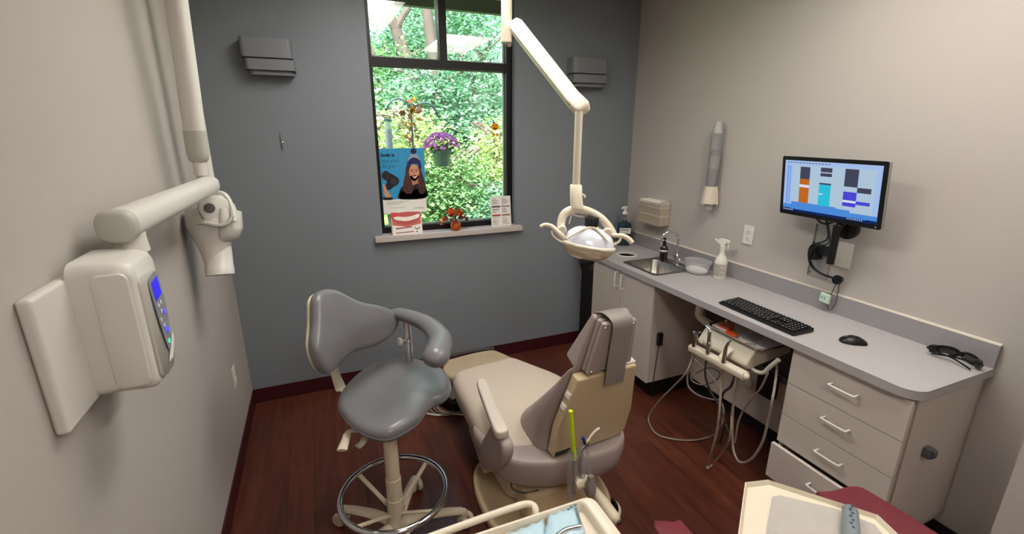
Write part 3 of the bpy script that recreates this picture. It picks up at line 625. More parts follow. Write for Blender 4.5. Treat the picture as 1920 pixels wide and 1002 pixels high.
MB().rings([[sq+Vector((-.004, 0, 0))+Vector((0, -1, 0))*x*s+Z3*y*s+Vector((-1, 0, 0))*d for x, y in ((-.026, -.022), (.024, -.026), (.026, .022), (-.022, .026))] for s, d in ((.9, -.01), (1, -.004), (1, .004), (.85, .010), (.5, .008))]).build('body', mat('mint_plastic', '#c9dccb', .25, coat=.4), t, bevel=.002)
MB().box(sq+Vector((-.0135, .010, .002)), (.001, .008, .012)).box(sq+Vector((-.0125, -.004, .0)), (.001, .004, .02)).build('marking', mat('dull_green', '#7d9583', .4), t)
cable('sensor_cable', [sp+Vector((.005, .005, -.02)), P('x', 2.318, 1562, 545), P('x', 2.312, 1555, 560), P('x', 2.31, 1552, 578), P('x', 2.31, 1558, 581), P('x', 2.315, 1566, 570), P('x', 2.318, 1571, 550), sp+Vector((.008, -.008, -.02))], .002, m_dark, 'thin dark cable looping around the pale green sensor')
# ------------------------------------------------------------------ grey wall: louvred wall lights, hook
def sconce(x0, x1, zt, zb, label):
    w = x1-x0; h = zt-zb; cx = (x0+x1)/2
    t = thing('wall_sconce', (cx, YB, zb), label, 'wall light', 'slate grey louvred wall lights')
    def shade(x0, x1, z0, z1, d):
        r = .025
        o_ = [(x0, YB-.001)] + [(x0+r-r*math.cos(R(a)), YB-d+r-r*math.sin(R(a))) for a in range(0, 91, 15)] + [(x1-r+r*math.sin(R(a)), YB-d+r-r*math.cos(R(a))) for a in range(0, 91, 15)] + [(x1, YB-.001)]
        i_ = [(min(max(x, x0+.004), x1-.004), y+.004 if y < YB-.01 else y) for x, y in o_]
        mb = MB(); loop = o_+i_[::-1]
        mb.rings([[Vector((x, y, z)) for x, y in loop] for z in (z0, z1)]); return mb
    shade(x0, x1-.008, zb+h*.47, zt, .10).build('upper_shade', m_blue2, t)
    shade(x0+.014, x1, zb+h*.13, zb+h*.43, .095).build('middle_shade', m_blue2, t)
    shade(x0+.03, x1-.012, zb, zb+h*.11, .075).build('lower_shade', m_blue2, t)
    MB().bb((x0+.03, YB-.05, zb+.012), (x1-.03, YB-.001, zt-.01)).build('back_box', m_blue2, t)
m_blue2 = mat('slate_enamel', '#75777b', .5)
DS = .095
a, b_ = P('y', YB-DS, 445, 67), P('y', YB-DS, 556, 142)
sconce(a.x, b_.x, a.z, b_.z, 'slate grey louvred wall light left of the window')
a, b_ = P('y', YB-DS, 1077, 107), P('y', YB-DS, 1141, 164)
sconce(P('y', YB-DS, 1075, 140).x, b_.x, a.z, b_.z, 'slate grey louvred wall light right of the window behind the lamp arm')
hk = P('y', YB-.008, 529, 268)
t = thing('wall_hook', (hk.x, YB, hk.z-.03), 'small grey metal hook screwed to the grey wall below the left wall light', 'hook')
MB().lathe([(.009, 0), (.009, .004), (.005, .007)], (hk.x, YB-.0005, hk.z), (0, -1, 0), 14).build('back_plate', m_steel, t)
MB().tube([(hk.x-.004, YB-.004, hk.z+.055), (hk.x-.002, YB-.008, hk.z+.02), (hk.x, YB-.010, hk.z-.01), (hk.x+.003, YB-.018, hk.z-.035), (hk.x+.003, YB-.026, hk.z-.025)], .003, 8, 4).build('hook_wire', m_blue2, t)

# ------------------------------------------------------------------ things on and in the window
# poster taped to the glass
YPo = YW+.012
def pq(px, py, d=0): return P('y', YPo-d, px, py)
tl, tr, br2, bl = pq(709, 279), pq(795, 277), pq(800, 397), pq(717, 401)
x0, x1, zt_, zb_2 = (tl.x+bl.x)/2, (tr.x+br2.x)/2, tl.z, br2.z
PW, PH = x1-x0, zt_-zb_2
t = thing('poster', (x0+PW/2, YPo, zb_2), 'blue advertising poster of a smiling person in a beanie, in the window', 'poster')
MB().bb((x0, YPo-.001, zb_2), (x1, YPo+.002, zt_)).build('board', m_paper, t)
cols = {'blue': '#2f8fbf', 'blue2': '#277fae', 'ink': '#15161c', 'navy': '#1b1f4d', 'greyhat': '#8c97a6', 'skin': '#c98f72', 'skin2': '#b67c62', 'hair': '#4a2a20', 'hair2': '#2f1a15', 'lips': '#b7504a', 'teeth': '#f2ebe4', 'camera': '#1a1a1d', 'cam2': '#33343a', 'sweater': '#14151b', 'mid': '#9c9691'}
pm = {k: mat('print_'+k, v, .45) for k, v in cols.items()}; names = list(pm)
pb = MB()
def poly(pts, m, lay):                            # poster coordinates: u 0..1 across, v 0..1 down
    pb.cm = names.index(m); e = .0012+.00025*lay
    pb.add([Vector((x0+PW*u, YPo-e, zt_-PH*v)) for u, v in pts], [tuple(range(len(pts)))])
def ell(cu, cv, ru, rv, m, lay, a0=0, a1=360, n=26): poly([(cu+ru*math.cos(R(a0+(a1-a0)*k/n)), cv-rv*math.sin(R(a0+(a1-a0)*k/n))) for k in range(n+(a1-a0 < 360))], m, lay)
def blob(pts, m, lay): poly([(p.x, p.y) for p in catmull([(a, b, 0) for a, b in pts], 5, True)], m, lay)
VB = .775
poly([(0, 0), (1, 0), (1, VB), (0, VB)], 'blue', 0)
for k in (.2, .42, .58): poly([(k, 0), (k+.012, 0), (k+.012, VB), (k, VB)], 'blue2', 1)
blob([(.40, VB), (.40, .66), (.47, .58), (.60, .54), (.85, .54), (1.0, .60), (1.0, VB)], 'sweater', 2)
poly([(.40, VB), (.40, .66), (1.0, .62), (1.0, VB)], 'sweater', 2)
blob([(.60, .26), (.55, .40), (.50, .52), (.48, .62), (.53, .68), (.62, .70), (.70, .66), (.72, .5), (.74, .3)], 'hair', 3)
blob([(.88, .26), (.93, .38), (.98, .50), (1.0, .60), (.98, .68), (.90, .71), (.84, .68), (.82, .5), (.84, .3)], 'hair', 3)
for c_ in ((.56, .6), (.60, .66), (.66, .62), (.9, .62), (.95, .66), (.88, .68), (.94, .52)): ell(c_[0], c_[1], .022, .018, 'hair2', 4)
poly([(.68, .44), (.82, .44), (.84, .54), (.70, .57)], 'skin2', 4)
ell(.755, .375, .115, .13, 'skin', 5); blob([(.66, .42), (.68, .47), (.75, .508), (.82, .47), (.85, .42)], 'skin', 5)
blob([(.70, .42), (.76, .435), (.83, .415), (.80, .455), (.755, .468), (.72, .45)], 'lips', 6)
blob([(.715, .424), (.76, .436), (.815, .42), (.79, .444), (.745, .449)], 'teeth', 7)
for eu in (.705, .805):
    ell(eu, .345, .022, .007, 'ink', 6); poly([(eu-.03, .32), (eu+.03, .316), (eu+.03, .323), (eu-.03, .328)], 'hair2', 6)
blob([(.75, .34), (.77, .385), (.755, .397), (.735, .387)], 'skin2', 6)
blob([(.60, .30), (.615, .21), (.67, .155), (.76, .13), (.86, .155), (.91, .21), (.925, .30), (.91, .31), (.86, .255), (.76, .235), (.67, .25), (.62, .31)], 'navy', 8)
blob([(.63, .20), (.67, .12), (.76, .075), (.85, .105), (.89, .18), (.84, .155), (.76, .14), (.68, .16)], 'greyhat', 9)
ell(.765, .045, .068, .043, 'navy', 10)
blob([(.04, .40), (.07, .35), (.14, .33), (.20, .36), (.28, .39), (.36, .43), (.41, .47), (.38, .54), (.28, .58), (.20, .62), (.13, .62), (.10, .56), (.14, .5), (.10, .46)], 'camera', 4)
ell(.11, .41, .075, .06, 'cam2', 5); ell(.10, .41, .05, .042, 'camera', 6); blob([(.25, .44), (.33, .46), (.35, .52), (.27, .55), (.22, .5)], 'cam2', 5)
blob([(.05, .53), (.10, .55), (.13, .62), (.20, .70), (.22, .75), (.15, VB), (.08, .72), (.06, .62)], 'skin', 5)
blob([(.04, .73), (.12, .74), (.22, .74), (.24, VB), (.05, VB)], 'ink', 6)
for k in range(3): poly([(.10, .81+k*.02), (.10+(.5, .35, .28)[k], .81+k*.02), (.10+(.5, .35, .28)[k], .816+k*.02), (.10, .816+k*.02)], 'mid', 2)
poly([(.16, .905), (.5, .905), (.5, .911), (.16, .911)], 'mid', 2)
for a in range(0, 360, 40): ell(.715+.018*math.cos(R(a)), .93+.012*math.sin(R(a)), .006, .004, 'mid', 2)
poly([(.75, .925), (.92, .925), (.92, .937), (.75, .937)], 'mid', 2)
pb.build('printed_picture', [pm[k] for k in names], t)
X, Z3 = Vector((1, 0, 0)), Vector((0, 0, 1))
for i, (s_, bo) in enumerate((('Invis is', .0012), ('less pain.', 0), ('All gain', 0))):
    letters('lettering', s_, .033, (x0+PW*.05, YPo-.0018, zt_-.052-.036*i), X, Z3, pm['ink'] if i == 0 else mat('poster_ink', '#1d5d7e', .5), t, bo)

# tent card with a mouth, standing on the sill
YT = 3.118
a, b_ = P('y', YT, 737, 446), P('y', YT, 793, 440)
tx0, tx1 = a.x, b_.x; tz1 = P('y', YT+.02, 760, 398).z
t = thing('tent_card', ((tx0+tx1)/2, YT, ZS), 'white folded tent card with a close-up of smiling teeth on the sill', 'card')
TH = tz1-ZS
MB().rings([[Vector((x, YT, ZS+.0006)), Vector((x, YT+.03, ZS+TH)), Vector((x, YT+.0312, ZS+TH)), Vector((x, YT+.062, ZS+.0006)), Vector((x, YT+.060, ZS+.0006)), Vector((x, YT+.0305, ZS+TH-.004)), Vector((x, YT+.002, ZS+.0006))] for x in (tx0, tx1)]).build('card_body', m_paper, t)
tb = MB(); tm = [mat('gum_pink', '#c8645c', .5), mat('lip_pink', '#b5524f', .5), mat('tooth_white', '#efe6da', .4), m_red, mat('rule_mauve', '#8f4a55', .5), mat('print_grey', '#6d6a70', .5)]
def tq(pts, m, lay):
    tb.cm = m; tb.add([Vector((tx0+(tx1-tx0)*u, YT+.03*(1-v)-.0006-.0003*lay, ZS+TH*(1-v))) for u, v in pts], [tuple(range(len(pts)))])
def tblob(pts, m, lay): tq([(p.x, p.y) for p in catmull([(a, b, 0) for a, b in pts], 5, True)], m, lay)
tq([(.02, .02), (.97, .02), (.97, .55), (.5, .66), (.02, .55)], 0, 0)
tblob([(.05, .08), (.5, .0), (.95, .06), (.96, .3), (.75, .5), (.5, .56), (.25, .52), (.04, .32)], 1, 1)
tblob([(.08, .16), (.3, .2), (.5, .22), (.7, .19), (.93, .12), (.9, .28), (.7, .36), (.5, .4), (.3, .37), (.12, .3)], 2, 2)
for k in range(7): tq([(.2+k*.1, .2), (.205+k*.1, .2), (.205+k*.1, .37), (.2+k*.1, .37)], 4, 3)
tq([(.0, .0), (.2, .0), (.22, .12), (.15, .2), (.0, .2)], 3, 3)
tq([(.12, .68), (.66, .64), (.66, .69), (.12, .74)], 4, 1); tq([(.10, .88), (.7, .86), (.7, .9), (.10, .92)], 4, 1)
tblob([(.74, .68), (.8, .74), (.86, .74), (.92, .68), (.9, .76), (.83, .8), (.76, .76)], 5, 1); tq([(.78, .86), (.84, .86), (.84, .92), (.78, .92)], 5, 1)
tb.build('printed_mouth', tm, t)

# pumpkin pot with autumn leaves
c = P('z', ZS, 856, 433); c.y = 3.13
rp = .036
t = thing('pumpkin_pot', c, 'small orange pumpkin pot of red and orange leaves on the sill', 'plant pot')
prf = [(.018, .001), (.028, .004), (.036, .02), (.038, .034), (.034, .052), (.024, .062), (.02, .064), (.018, .058)]
mb = MB(); mb.rings([[c+Vector((math.cos(a)*r*(1-.035*abs(math.sin(a*4))), math.sin(a)*r*(1-.035*abs(math.sin(a*4))), z)) for a in [2*math.pi*k/48 for k in range(48)]] for r, z in prf]); mb.build('pumpkin_body', m_orange, t)
lm = [mat('leaf_red', '#8c2318', .5), mat('leaf_orange', '#c4501a', .5), mat('leaf_amber', '#cf7d23', .5), mat('leaf_wine', '#5d1a18', .5)]
def leaves(mb, c, n, rad, size, flat=.8, up=.3):
    for k in range(n):
        a = random.uniform(0, 2*math.pi); e = random.uniform(-.2, 1.2); rr = rad*random.uniform(.35, 1)
        d = Vector((math.cos(a)*math.cos(e), math.sin(a)*math.cos(e)*.7, math.sin(e)*flat)); q = c+d*rr+Vector((0, 0, up*rad))
        X = (d+Vector((random.uniform(-.5, .5), random.uniform(-.5, .5), random.uniform(-.4, .4)))).normalized(); Y = X.cross(Vector((random.uniform(-1, 1), random.uniform(-1, 1), 1))).normalized(); N = X.cross(Y)
        s = size*random.uniform(.7, 1.2); mb.cm = random.randrange(4)
        o_ = [(0, 0, 0), (.25, .32, .05), (.2, .5, .08), (.5, .35, .0), (.6, .55, .05), (.75, .25, .02), (1.1, 0, .1), (.75, -.25, .02), (.6, -.55, .05), (.5, -.35, 0), (.2, -.5, .08), (.25, -.32, .05)]
        base = [q+X*x*s+Y*y*s+N*z*s for x, y, z in o_]
        mb.prism(base, N*.0008)
mb = MB(); leaves(mb, c+Vector((0, 0, .075)), 46, .058, .036)
for s_, l_ in ((-1, 5), (1, 3)):
    for k in range(l_): leaves(mb, c+Vector((s_*(.05+.012*k), 0, .072-.004*k)), 2, .012, .03)
mb.build('autumn_leaves', lm, t)
MB().tube([c+Vector((0, 0, .05)), c+Vector((0, 0, .1))], .006, 8, 1).build('leaf_stem', m_dark, t)

# white information card leaning in the right corner of the sill
a, b_ = P('y', 3.15, 922, 427), P('y', 3.15, 959, 423); zt2 = P('y', 3.175, 942, 368).z
t = thing('information_card', ((a.x+b_.x)/2, 3.155, ZS), 'white printed card with coloured boxes leaning at the right end of the sill', 'card')
ix0, ix1 = a.x, b_.x; IH = zt2-ZS
MB().rings([[Vector((x, 3.150, ZS+.0006)), Vector((x, 3.152, ZS+.0006)), Vector((x, 3.177, ZS+IH)), Vector((x, 3.175, ZS+IH))] for x in (ix0, ix1)]).build('card_sheet', m_paper, t)
ib = MB(); im = [mat('box_plum', '#6b5560', .5), mat('box_sage', '#8d8f82', .5), mat('box_red', '#b3434a', .5), mat('box_olive', '#847a5c', .5), mat('text_grey', '#8c8480', .6)]
def iq(u0, v0, u1, v1, m): ib.cm = m; ib.add([Vector((ix0+(ix1-ix0)*u, 3.150+.025*(1-v)-.0006, ZS+IH*(1-v))) for u, v in ((u0, v0), (u1, v0), (u1, v1), (u0, v1))], [(0, 1, 2, 3)])
iq(.05, .31, .47, .37, 0); iq(.53, .31, .95, .37, 1); iq(.05, .6, .47, .66, 2); iq(.53, .6, .95, .66, 3)
for k in range(22):
    v = (.06, .1, .14, .18, .22, .26, .41, .45, .49, .53, .70, .74, .78, .82, .86, .90, .93, .12, .2, .43, .51, .84)[k]
    iq(.07, v, .07+random.uniform(.15, .38), v+.012, 4); iq(.55, v, .55+random.uniform(.15, .38), v+.012, 4)
ib.build('printed_boxes', im, t)
# jelly stickers on the glass
YG = YW+.0275
c = P('y', YG, 928, 238)
t = thing('window_sticker', c, 'small orange smiling pumpkin sticker high on the window glass', 'sticker')
mb = MB()
def disc(mb, c, rx, rz, th, n=20): return mb.prism([c+Vector((rx*math.cos(2*math.pi*k/n)*(1-.06*(k % 2)), 0, rz*math.sin(2*math.pi*k/n))) for k in range(n)], (0, -th, 0))
disc(MB(), c, .030, .025, .002).build('pumpkin_shape', mat('sticker_orange', '#f0920f', .3), t)
mb = MB()
for dx in (-.011, .011): disc(mb, c+Vector((dx, -.0021, .008)), .004, .004, .0006, 8)
mb.prism([c+Vector((x, -.0021, z)) for x, z in ((-.018, -.004), (-.008, -.008), (0, -.006), (.008, -.008), (.018, -.004), (.010, -.015), (0, -.017), (-.010, -.015))], (0, -.0006, 0)).prism([c+Vector((x, -.001, z)) for x, z in ((-.004, .024), (.004, .024), (-.012, .048), (-.018, .044))], (0, -.001, 0)).build('face_and_stem', m_ink, t)
for i, dx in enumerate((-.011, .014)):
    c2 = c+Vector((dx, 0, -.052))
    t = thing('window_sticker', c2, ('left', 'right')[i]+' one of the two tiny candy corn stickers under the pumpkin sticker', 'sticker')
    for k, (m_, z0, z1, w0, w1) in enumerate(((mat('candy_white', '#f4efe0', .3), .008, .016, .005, .001), (m_orange, -.002, .008, .008, .005), (mat('candy_yellow', '#e8b92a', .3), -.014, -.002, .011, .008))):
        MB().prism([c2+Vector((-w0, 0, z0)), c2+Vector((w0, 0, z0)), c2+Vector((w1, 0, z1)), c2+Vector((-w1, 0, z1))], (0, -.002, 0)).build(('tip', 'middle_band', 'base_band')[k], m_, t)

# ------------------------------------------------------------------ outside
def leafmat(name, a, b_, tr=.35):
    m = bpy.data.materials.new(name); m.use_nodes = True; n = m.node_tree; n.nodes.clear()
    o_ = n.nodes.new('ShaderNodeOutputMaterial'); d = n.nodes.new('ShaderNodeBsdfDiffuse'); t_ = n.nodes.new('ShaderNodeBsdfTranslucent'); mx = n.nodes.new('ShaderNodeMixShader'); mx.inputs[0].default_value = tr
    tc = n.nodes.new('ShaderNodeTexCoord'); no = n.nodes.new('ShaderNodeTexNoise'); no.inputs['Scale'].default_value = 3.5; no.inputs['Detail'].default_value = 5
    cr = n.nodes.new('ShaderNodeValToRGB'); cr.color_ramp.elements[0].position = .35; cr.color_ramp.elements[1].position = .65; cr.color_ramp.elements[0].color = hexc(a); cr.color_ramp.elements[1].color = hexc(b_)
    n.links.new(tc.outputs['Object'], no.inputs[0]); n.links.new(no.outputs[0], cr.inputs[0]); n.links.new(cr.outputs[0], d.inputs[0]); n.links.new(cr.outputs[0], t_.inputs[0])
    n.links.new(d.outputs[0], mx.inputs[1]); n.links.new(t_.outputs[0], mx.inputs[2]); n.links.new(mx.outputs[0], o_.inputs[0]); return m
lf1 = leafmat('leaf_bluegreen', '#78ad86', '#b9dcc0'); lf2 = leafmat('leaf_midgreen', '#6fa868', '#b4d69c'); lf3 = leafmat('leaf_yellowgreen', '#b9cf84', '#e8f0b8')
m_bark = mat('grey_bark', '#6b5f57', .9, bump=.9, bscale=18, var=.3, vscale=9)
m_grass = leafmat('grass', '#6f9a48', '#a8c070', 0)
GZ = -.35
def crown(name, parent, blobs, n, size, m):
    mb = MB(); rnd = random.random
    for k in range(n):
        c, r = random.choice(blobs)
        while True:
            d = Vector((rnd()*2-1, rnd()*2-1, rnd()*2-1))
            if .25 < d.length < 1: break
        d = d*(.55+.45*rnd()); q = Vector((c[0]+d.x*r[0], c[1]+d.y*r[1], c[2]+d.z*r[2]))
        X = Vector((rnd()*2-1, rnd()*2-1, rnd()*1.2-.8)).normalized(); Y = X.cross(Vector((rnd()-.5, rnd()-.5, 1.2))).normalized()
        s = size*(.6+.8*rnd())
        mb.add([q, q+X*s*.5+Y*s*.33, q+X*s, q+X*s*.5-Y*s*.33], [(0, 1, 2, 3)])
    o_ = mb.build(name, m, parent)
    return o_
MB().bb((-14, YB+.16, GZ-.2), (30, 40, GZ)).build('ground', m_grass, None, kind='structure')
# soffit with vent seams and dark eave beam
zsf = P('y', 3.6, 850, 4).z+.02
t = MB().bb((-1.2, YB+.15, 2.79), (3.2, 4.05, 2.83)); struct(t.build('trim_2', m_soffit))
eb = P('y', 4.02, 900, 24).z
struct(MB().bb((-1.2, 4.0, eb), (3.2, 4.06, 2.79)).build('trim_3', mat('eave_beam', '#262824', .6)))
mb = MB()
for k in range(14): mb.bb((-.9+k*.30, YB+.16, 2.783), (-.89+k*.30, 3.99, 2.7895))
struct(mb.build('trim_4', m_darkgap))
def tree(pts, r0, r1, extra, label, blobs, n, size, m, name='tree', group=None):
    base = Vector(pts[0]); t = thing(name, base, label, 'tree', group)
    MB().tube(pts, lambda u: r0+(r1-r0)*u, 12, 4).build('trunk', m_bark, t)
    for e, ra, rb in extra: MB().tube(e, lambda u: ra+(rb-ra)*u, 8, 4).build('branch', m_bark, t)
    if n: crown('foliage', t, blobs, n, size, m)
    return t
def D(px, py, y): return P('y', y, px, py)
# straight trunk seen behind the mullion
a, b_ = D(800, 20, 8.0), D(822, 180, 8.0); dn = (b_-a)/(b_.z-a.z)
tree([a+dn*(GZ-a.z), b_, a, a-(dn*-1.2)], .10, .075, [], 'tree with a straight pale trunk behind the window mullion', [((3.6, 8.6, 5.2), (1.6, 1.0, 1.2)), (tuple(D(870, 60, 8.6)), (1.0, .6, .9)), (tuple(D(880, 180, 8.8)), (1.1, .5, 1.0))], 11000, .085, lf1)
# forked tree upper left
f0, f1, f2, f3 = D(765, 130, 9.5), D(742, 55, 9.5), D(700, 8, 9.5), D(768, 5, 9.5)
tree([Vector((f0.x+.1, f0.y, GZ)), f0+Vector((0, 0, -.6)), f0, f1], .13, .10, [([f1, (f1+f2)/2+Vector((0, 0, .1)), f2, f2+Vector((-.6, 0, .5))], .085, .06), ([f1, (f1+f3)/2, f3, f3+Vector((.1, 0, .8))], .06, .045), ([f1, D(735, 20, 9.5), D(722, -20, 9.5)], .05, .04)],
     'tree with a forked grey trunk in the upper left pane', [(tuple(D(730, 100, 10)), (1.2, .7, .6)), (tuple(D(780, 60, 10.5)), (1.0, .6, .8)), (tuple(D(700, 120, 10)), (.9, .6, .7)), (tuple(D(790, 120, 10)), (.9, .5, .7))], 10000, .085, lf1)
def shrub(c, r, n, size, m, label, name='shrub', grp=None):
    c = Vector(c); t = thing(name, (c.x, c.y, GZ), label, 'shrub' if name == 'shrub' else 'tree', grp)
    mb = MB()
    for k in range(5): mb.tube([(c.x+random.uniform(-.15, .15), c.y, GZ), (c.x+random.uniform(-.3, .3)*r[0], c.y, c.z), (c.x+random.uniform(-.7, .7)*r[0], c.y, c.z+r[2]*.7)], .022, 6, 3)
    mb.build('stems', m_bark, t); crown('foliage', t, [(tuple(c), r), ((c.x-r[0]*.4, c.y, c.z-r[2]*.5), (r[0]*.8, r[1], r[2]*.6)), ((c.x+r[0]*.4, c.y-.1, c.z-r[2]*.5), (r[0]*.8, r[1], r[2]*.6))], n, size, m); return t
shrub(D(725, 165, 8.5), (1.1, .6, .9), 8000, .08, lf2, 'leafy green sapling behind the bird feeder')
shrub(D(800, 190, 7.6), (1.1, .6, .75), 9000, .075, lf1, 'pale blue green bush behind the garden hook')
shrub(D(905, 170, 7.8), (.9, .6, 1.2), 10000, .075, lf1, 'tall blue green bush at the right edge of the window')
shrub(D(745, 260, 6.6), (1.0, .5, .55), 8000, .065, lf3, 'sunlit yellow green bush left behind the poster')
shrub(D(930, 290, 6.6), (.55, .5, .65), 6500, .06, lf3, 'yellow green bush behind the pumpkin sticker')
shrub(D(850, 340, 6.2), (.75, .45, .60), 9000, .055, lf2, 'feathery green evergreen bush behind the flower pot')
shrub(D(925, 380, 6.0), (.6, .4, .40), 6000, .055, lf1, 'low blue green plant behind the information card')
shrub(D(740, 330, 6.2), (.6, .4, .5), 2500, .08, lf2, 'green bush mostly hidden by the poster')
# woodland far behind: a row of trees closing the view
for i, (x, y, w) in enumerate(((.8, 13, 1.25), (3.4, 13.6, 1.25), (6.0, 13.2, 1.25), (8.6, 13, 1.25))):
    tree([(x, y, GZ), (x+.1, y, 2), (x-.1, y, 5)], .2, .12, [], ('leftmost', 'second', 'third', 'rightmost')[i]+' tree of the distant woodland row, counted from the left', [((x, y, 2.4), (w, .8, 2.6)), ((x+.1, y, 5.2), (w, .8, 1.6)), ((x, y, .6), (w, .8, 1.2))], 9000, .2, lf2 if i % 2 else lf1)

# shepherd hook with feeder, flower basket and leaf garland
YH = 4.7
pt = D(773, 250, YH); ptop = D(770, 196, YH)
t = thing('garden_hook', (pt.x, YH, GZ), 'thin double-armed metal garden hook outside the window', 'garden hook')
m_hook = mat('blue_grey_iron', '#4f6068', .5)
MB().tube([(pt.x, YH, GZ), (pt.x, YH, ptop.z)], .009, 8, 1).build('post', m_hook, t)
la = [D(q[0], q[1], YH) for q in ((773, 215), (766, 198), (752, 186), (738, 187), (729, 196), (725, 206), (722, 204))]
MB().tube(la, .009, 8, 4).build('left_arm', m_hook, t)
ra = [D(q[0], q[1], YH) for q in ((773, 215), (780, 200), (794, 193), (808, 197), (818, 210), (822, 220), (826, 216))]
MB().tube(ra, .009, 8, 4).build('right_arm', m_hook, t)
f1, f2 = D(727, 228, YH), D(730, 300, YH); fl = D(723, 206, YH)
t = thing('bird_feeder', (f1.x, YH, f2.z), 'clear tube bird feeder hanging on the left arm of the garden hook', 'bird feeder')
rf_ = abs(D(734, 250, YH).x-D(720, 250, YH).x)/2
MB().lathe([(rf_, f2.z), (rf_, f1.z)], (f1.x, YH, 0), seg=20).build('tube', glassy('feeder_tube', (.9, .93, .95, 1), 1, .05, .35, (.75, .8, .85, 1)), t)
MB().lathe([(rf_*.9, f2.z+.01), (rf_*.9, f1.z-.07)], (f1.x, YH, 0), seg=16).build('seed', mat('bird_seed', '#9aa0b0', .9, var=.5, vscale=90), t)
MB().lathe([(rf_*1.2, f1.z), (rf_*1.2, f1.z+.012), (.005, f1.z+.03)], (f1.x, YH, 0), seg=20).build('cap', mat('feeder_green', '#2f6b5c', .4), t)
MB().tube([(f1.x, YH, f1.z+.03), (f1.x, YH, fl.z-.01)], .0025, 6, 1).build('hanging_wire', m_hook, t)
fc, fb2 = D(828, 285, YH), D(828, 312, YH); rw = abs(D(861, 270, YH).x-D(795, 270, YH).x)/2
t = thing('flower_basket', (fc.x, YH, fb2.z), 'hanging dark green pot of pink purple chrysanthemums outside the window', 'flower basket')
pr_ = rw*.53
MB().lathe([(pr_*.72, fb2.z), (pr_*.82, fb2.z+.02), (pr_, fc.z-.01), (pr_*1.06, fc.z), (pr_*1.06, fc.z+.015), (pr_*.9, fc.z+.01), (.0, fc.z)], (fc.x, YH, 0), seg=28).build('pot', mat('pot_green', '#4f6b60', .5), t)
ft = D(828, 256, YH); hh = ft.z-fc.z
mb = MB(); pk = [mat('petal_magenta', '#d45cb4', .6), mat('petal_pink', '#e690cc', .6), mat('petal_plum', '#b04a98', .6)]
for k in range(150):
    a = random.uniform(0, 2*math.pi); e = math.asin(random.uniform(-.05, 1)); d = Vector((math.cos(a)*math.cos(e)*rw, math.sin(a)*math.cos(e)*rw*.8, math.sin(e)*hh))
    q = Vector((fc.x, YH, fc.z+.035))+d; mb.cm = k % 3; s = random.uniform(.014, .021); nn = Vector((d.x, d.y, d.z+.02)).normalized()
    mb.lathe([(s*.4, -.006), (s, 0), (s*.8, .008), (s*.3, .011)], q, nn, 8)
fl_ = mb.build('blossoms', pk, t); fl_['kind'] = 'stuff'
crown('leaves', t, [((fc.x, YH, fc.z+.03), (rw*.9, rw*.8, hh*.8)), ((fc.x, YH, fc.z), (rw*.7, rw*.7, .06))], 900, .03, leafmat('mum_green', '#2f6b3c', '#4f8f52'))
wt = D(823, 222, YH)
for dx in (-1, 1): MB().tube([(wt.x, YH, wt.z), (fc.x+dx*pr_, YH, fc.z+.01)], .002, 6, 1).build('hanging_wire', m_hook, t)
gl_ = MB(); gm = [mat('garland_rust', '#c4604a', .6), mat('garland_gold', '#f0b030', .6), mat('garland_pink', '#c98a86', .6), mat('garland_brown', '#8a4a2a', .6)]
lo, hi = D(771, 280, YH-.03), D(774, 205, YH-.03)
t = thing('leaf_garland', (lo.x, YH-.03, lo.z), 'autumn leaf garland wound round the post of the garden hook', 'garland')
for k in range(12):
    q = lo.lerp(hi, k/11)+Vector((random.uniform(-.02, .02), 0, 0)); leaves(gl_, q, 3 if k < 6 else 5, .03 if k < 7 else .07, .035 if k < 7 else .06)
gl_.build('leaves', gm, t)
MB().tube([lo+Vector((.01*math.cos(k), .01*math.sin(k), k*(hi.z-lo.z)/22)) for k in range(23)], .004, 6, 2).build('vine', mat('vine_brown', '#7c5a3c', .8), t)
def mxf(mb, start, M):                                     # transform the vertices added since start
    for i in range(start, len(mb.v)): mb.v[i] = M @ mb.v[i]
    return mb
def fr(o, X, Y, Z): return Matrix(((X[0], Y[0], Z[0], o[0]), (X[1], Y[1], Z[1], o[1]), (X[2], Y[2], Z[2], o[2]), (0, 0, 0, 1)))
# ------------------------------------------------------------------ wall-mounted dental x-ray
x_ = XL
t = thing('dental_xray', (XL, 1.25, 1.15), 'off-white wall-mounted dental x-ray with folding arm on the left wall', 'x-ray unit')
XW = t
MB().bb((XL+.0005, 1.072, 1.150), (XL+.026, 1.36, 1.436)).build('wall_plate', m_xray, t, bevel=.009, seg=4)
hb = MB()
def hring(x, ins, z0, z1): return [Vector((x, y, z)) for y, z in rrect(1.212+ins, z0, 1.385-ins, z1, .03, 5)]
hb.rings([hring(XL+.0255, -.004, 1.150, 1.462), hring(XL+.07, 0, 1.148, 1.462), hring(XL+.105, .0, 1.146, 1.458), hring(XL+.128, .004, 1.146, 1.452), hring(XL+.137, .016, 1.152, 1.444)]).build('housing', m_xray, t, angle=50)
MB().rings([[Vector((x, 1.2125-d, z)) for x, z in rrect(XL+.062+i, 1.165+i, XL+.130-i, 1.437-i, .018, 5)] for d, i in ((0, 0), (.004, .001), (.006, .005))]).build('side_cover', m_xray, t, angle=50)
cp = MB(); XP = XL+.137
cpo = [(1.236, 1.175), (1.25, 1.160), (1.29, 1.150), (1.34, 1.150), (1.362, 1.165), (1.366, 1.21), (1.364, 1.36), (1.355, 1.405), (1.24, 1.415), (1.234, 1.40)]
cp.rings([[Vector((XP+d+.004*(1-((z-1.28)/.14)**2), y+(i if y < 1.29 else -i), z+(i if z < 1.28 else -i))) for y, z in cpo] for d, i in ((-.008, 0), (.0, 0), (.004, .004))]).build('control_panel', m_xgrey, t, angle=50)
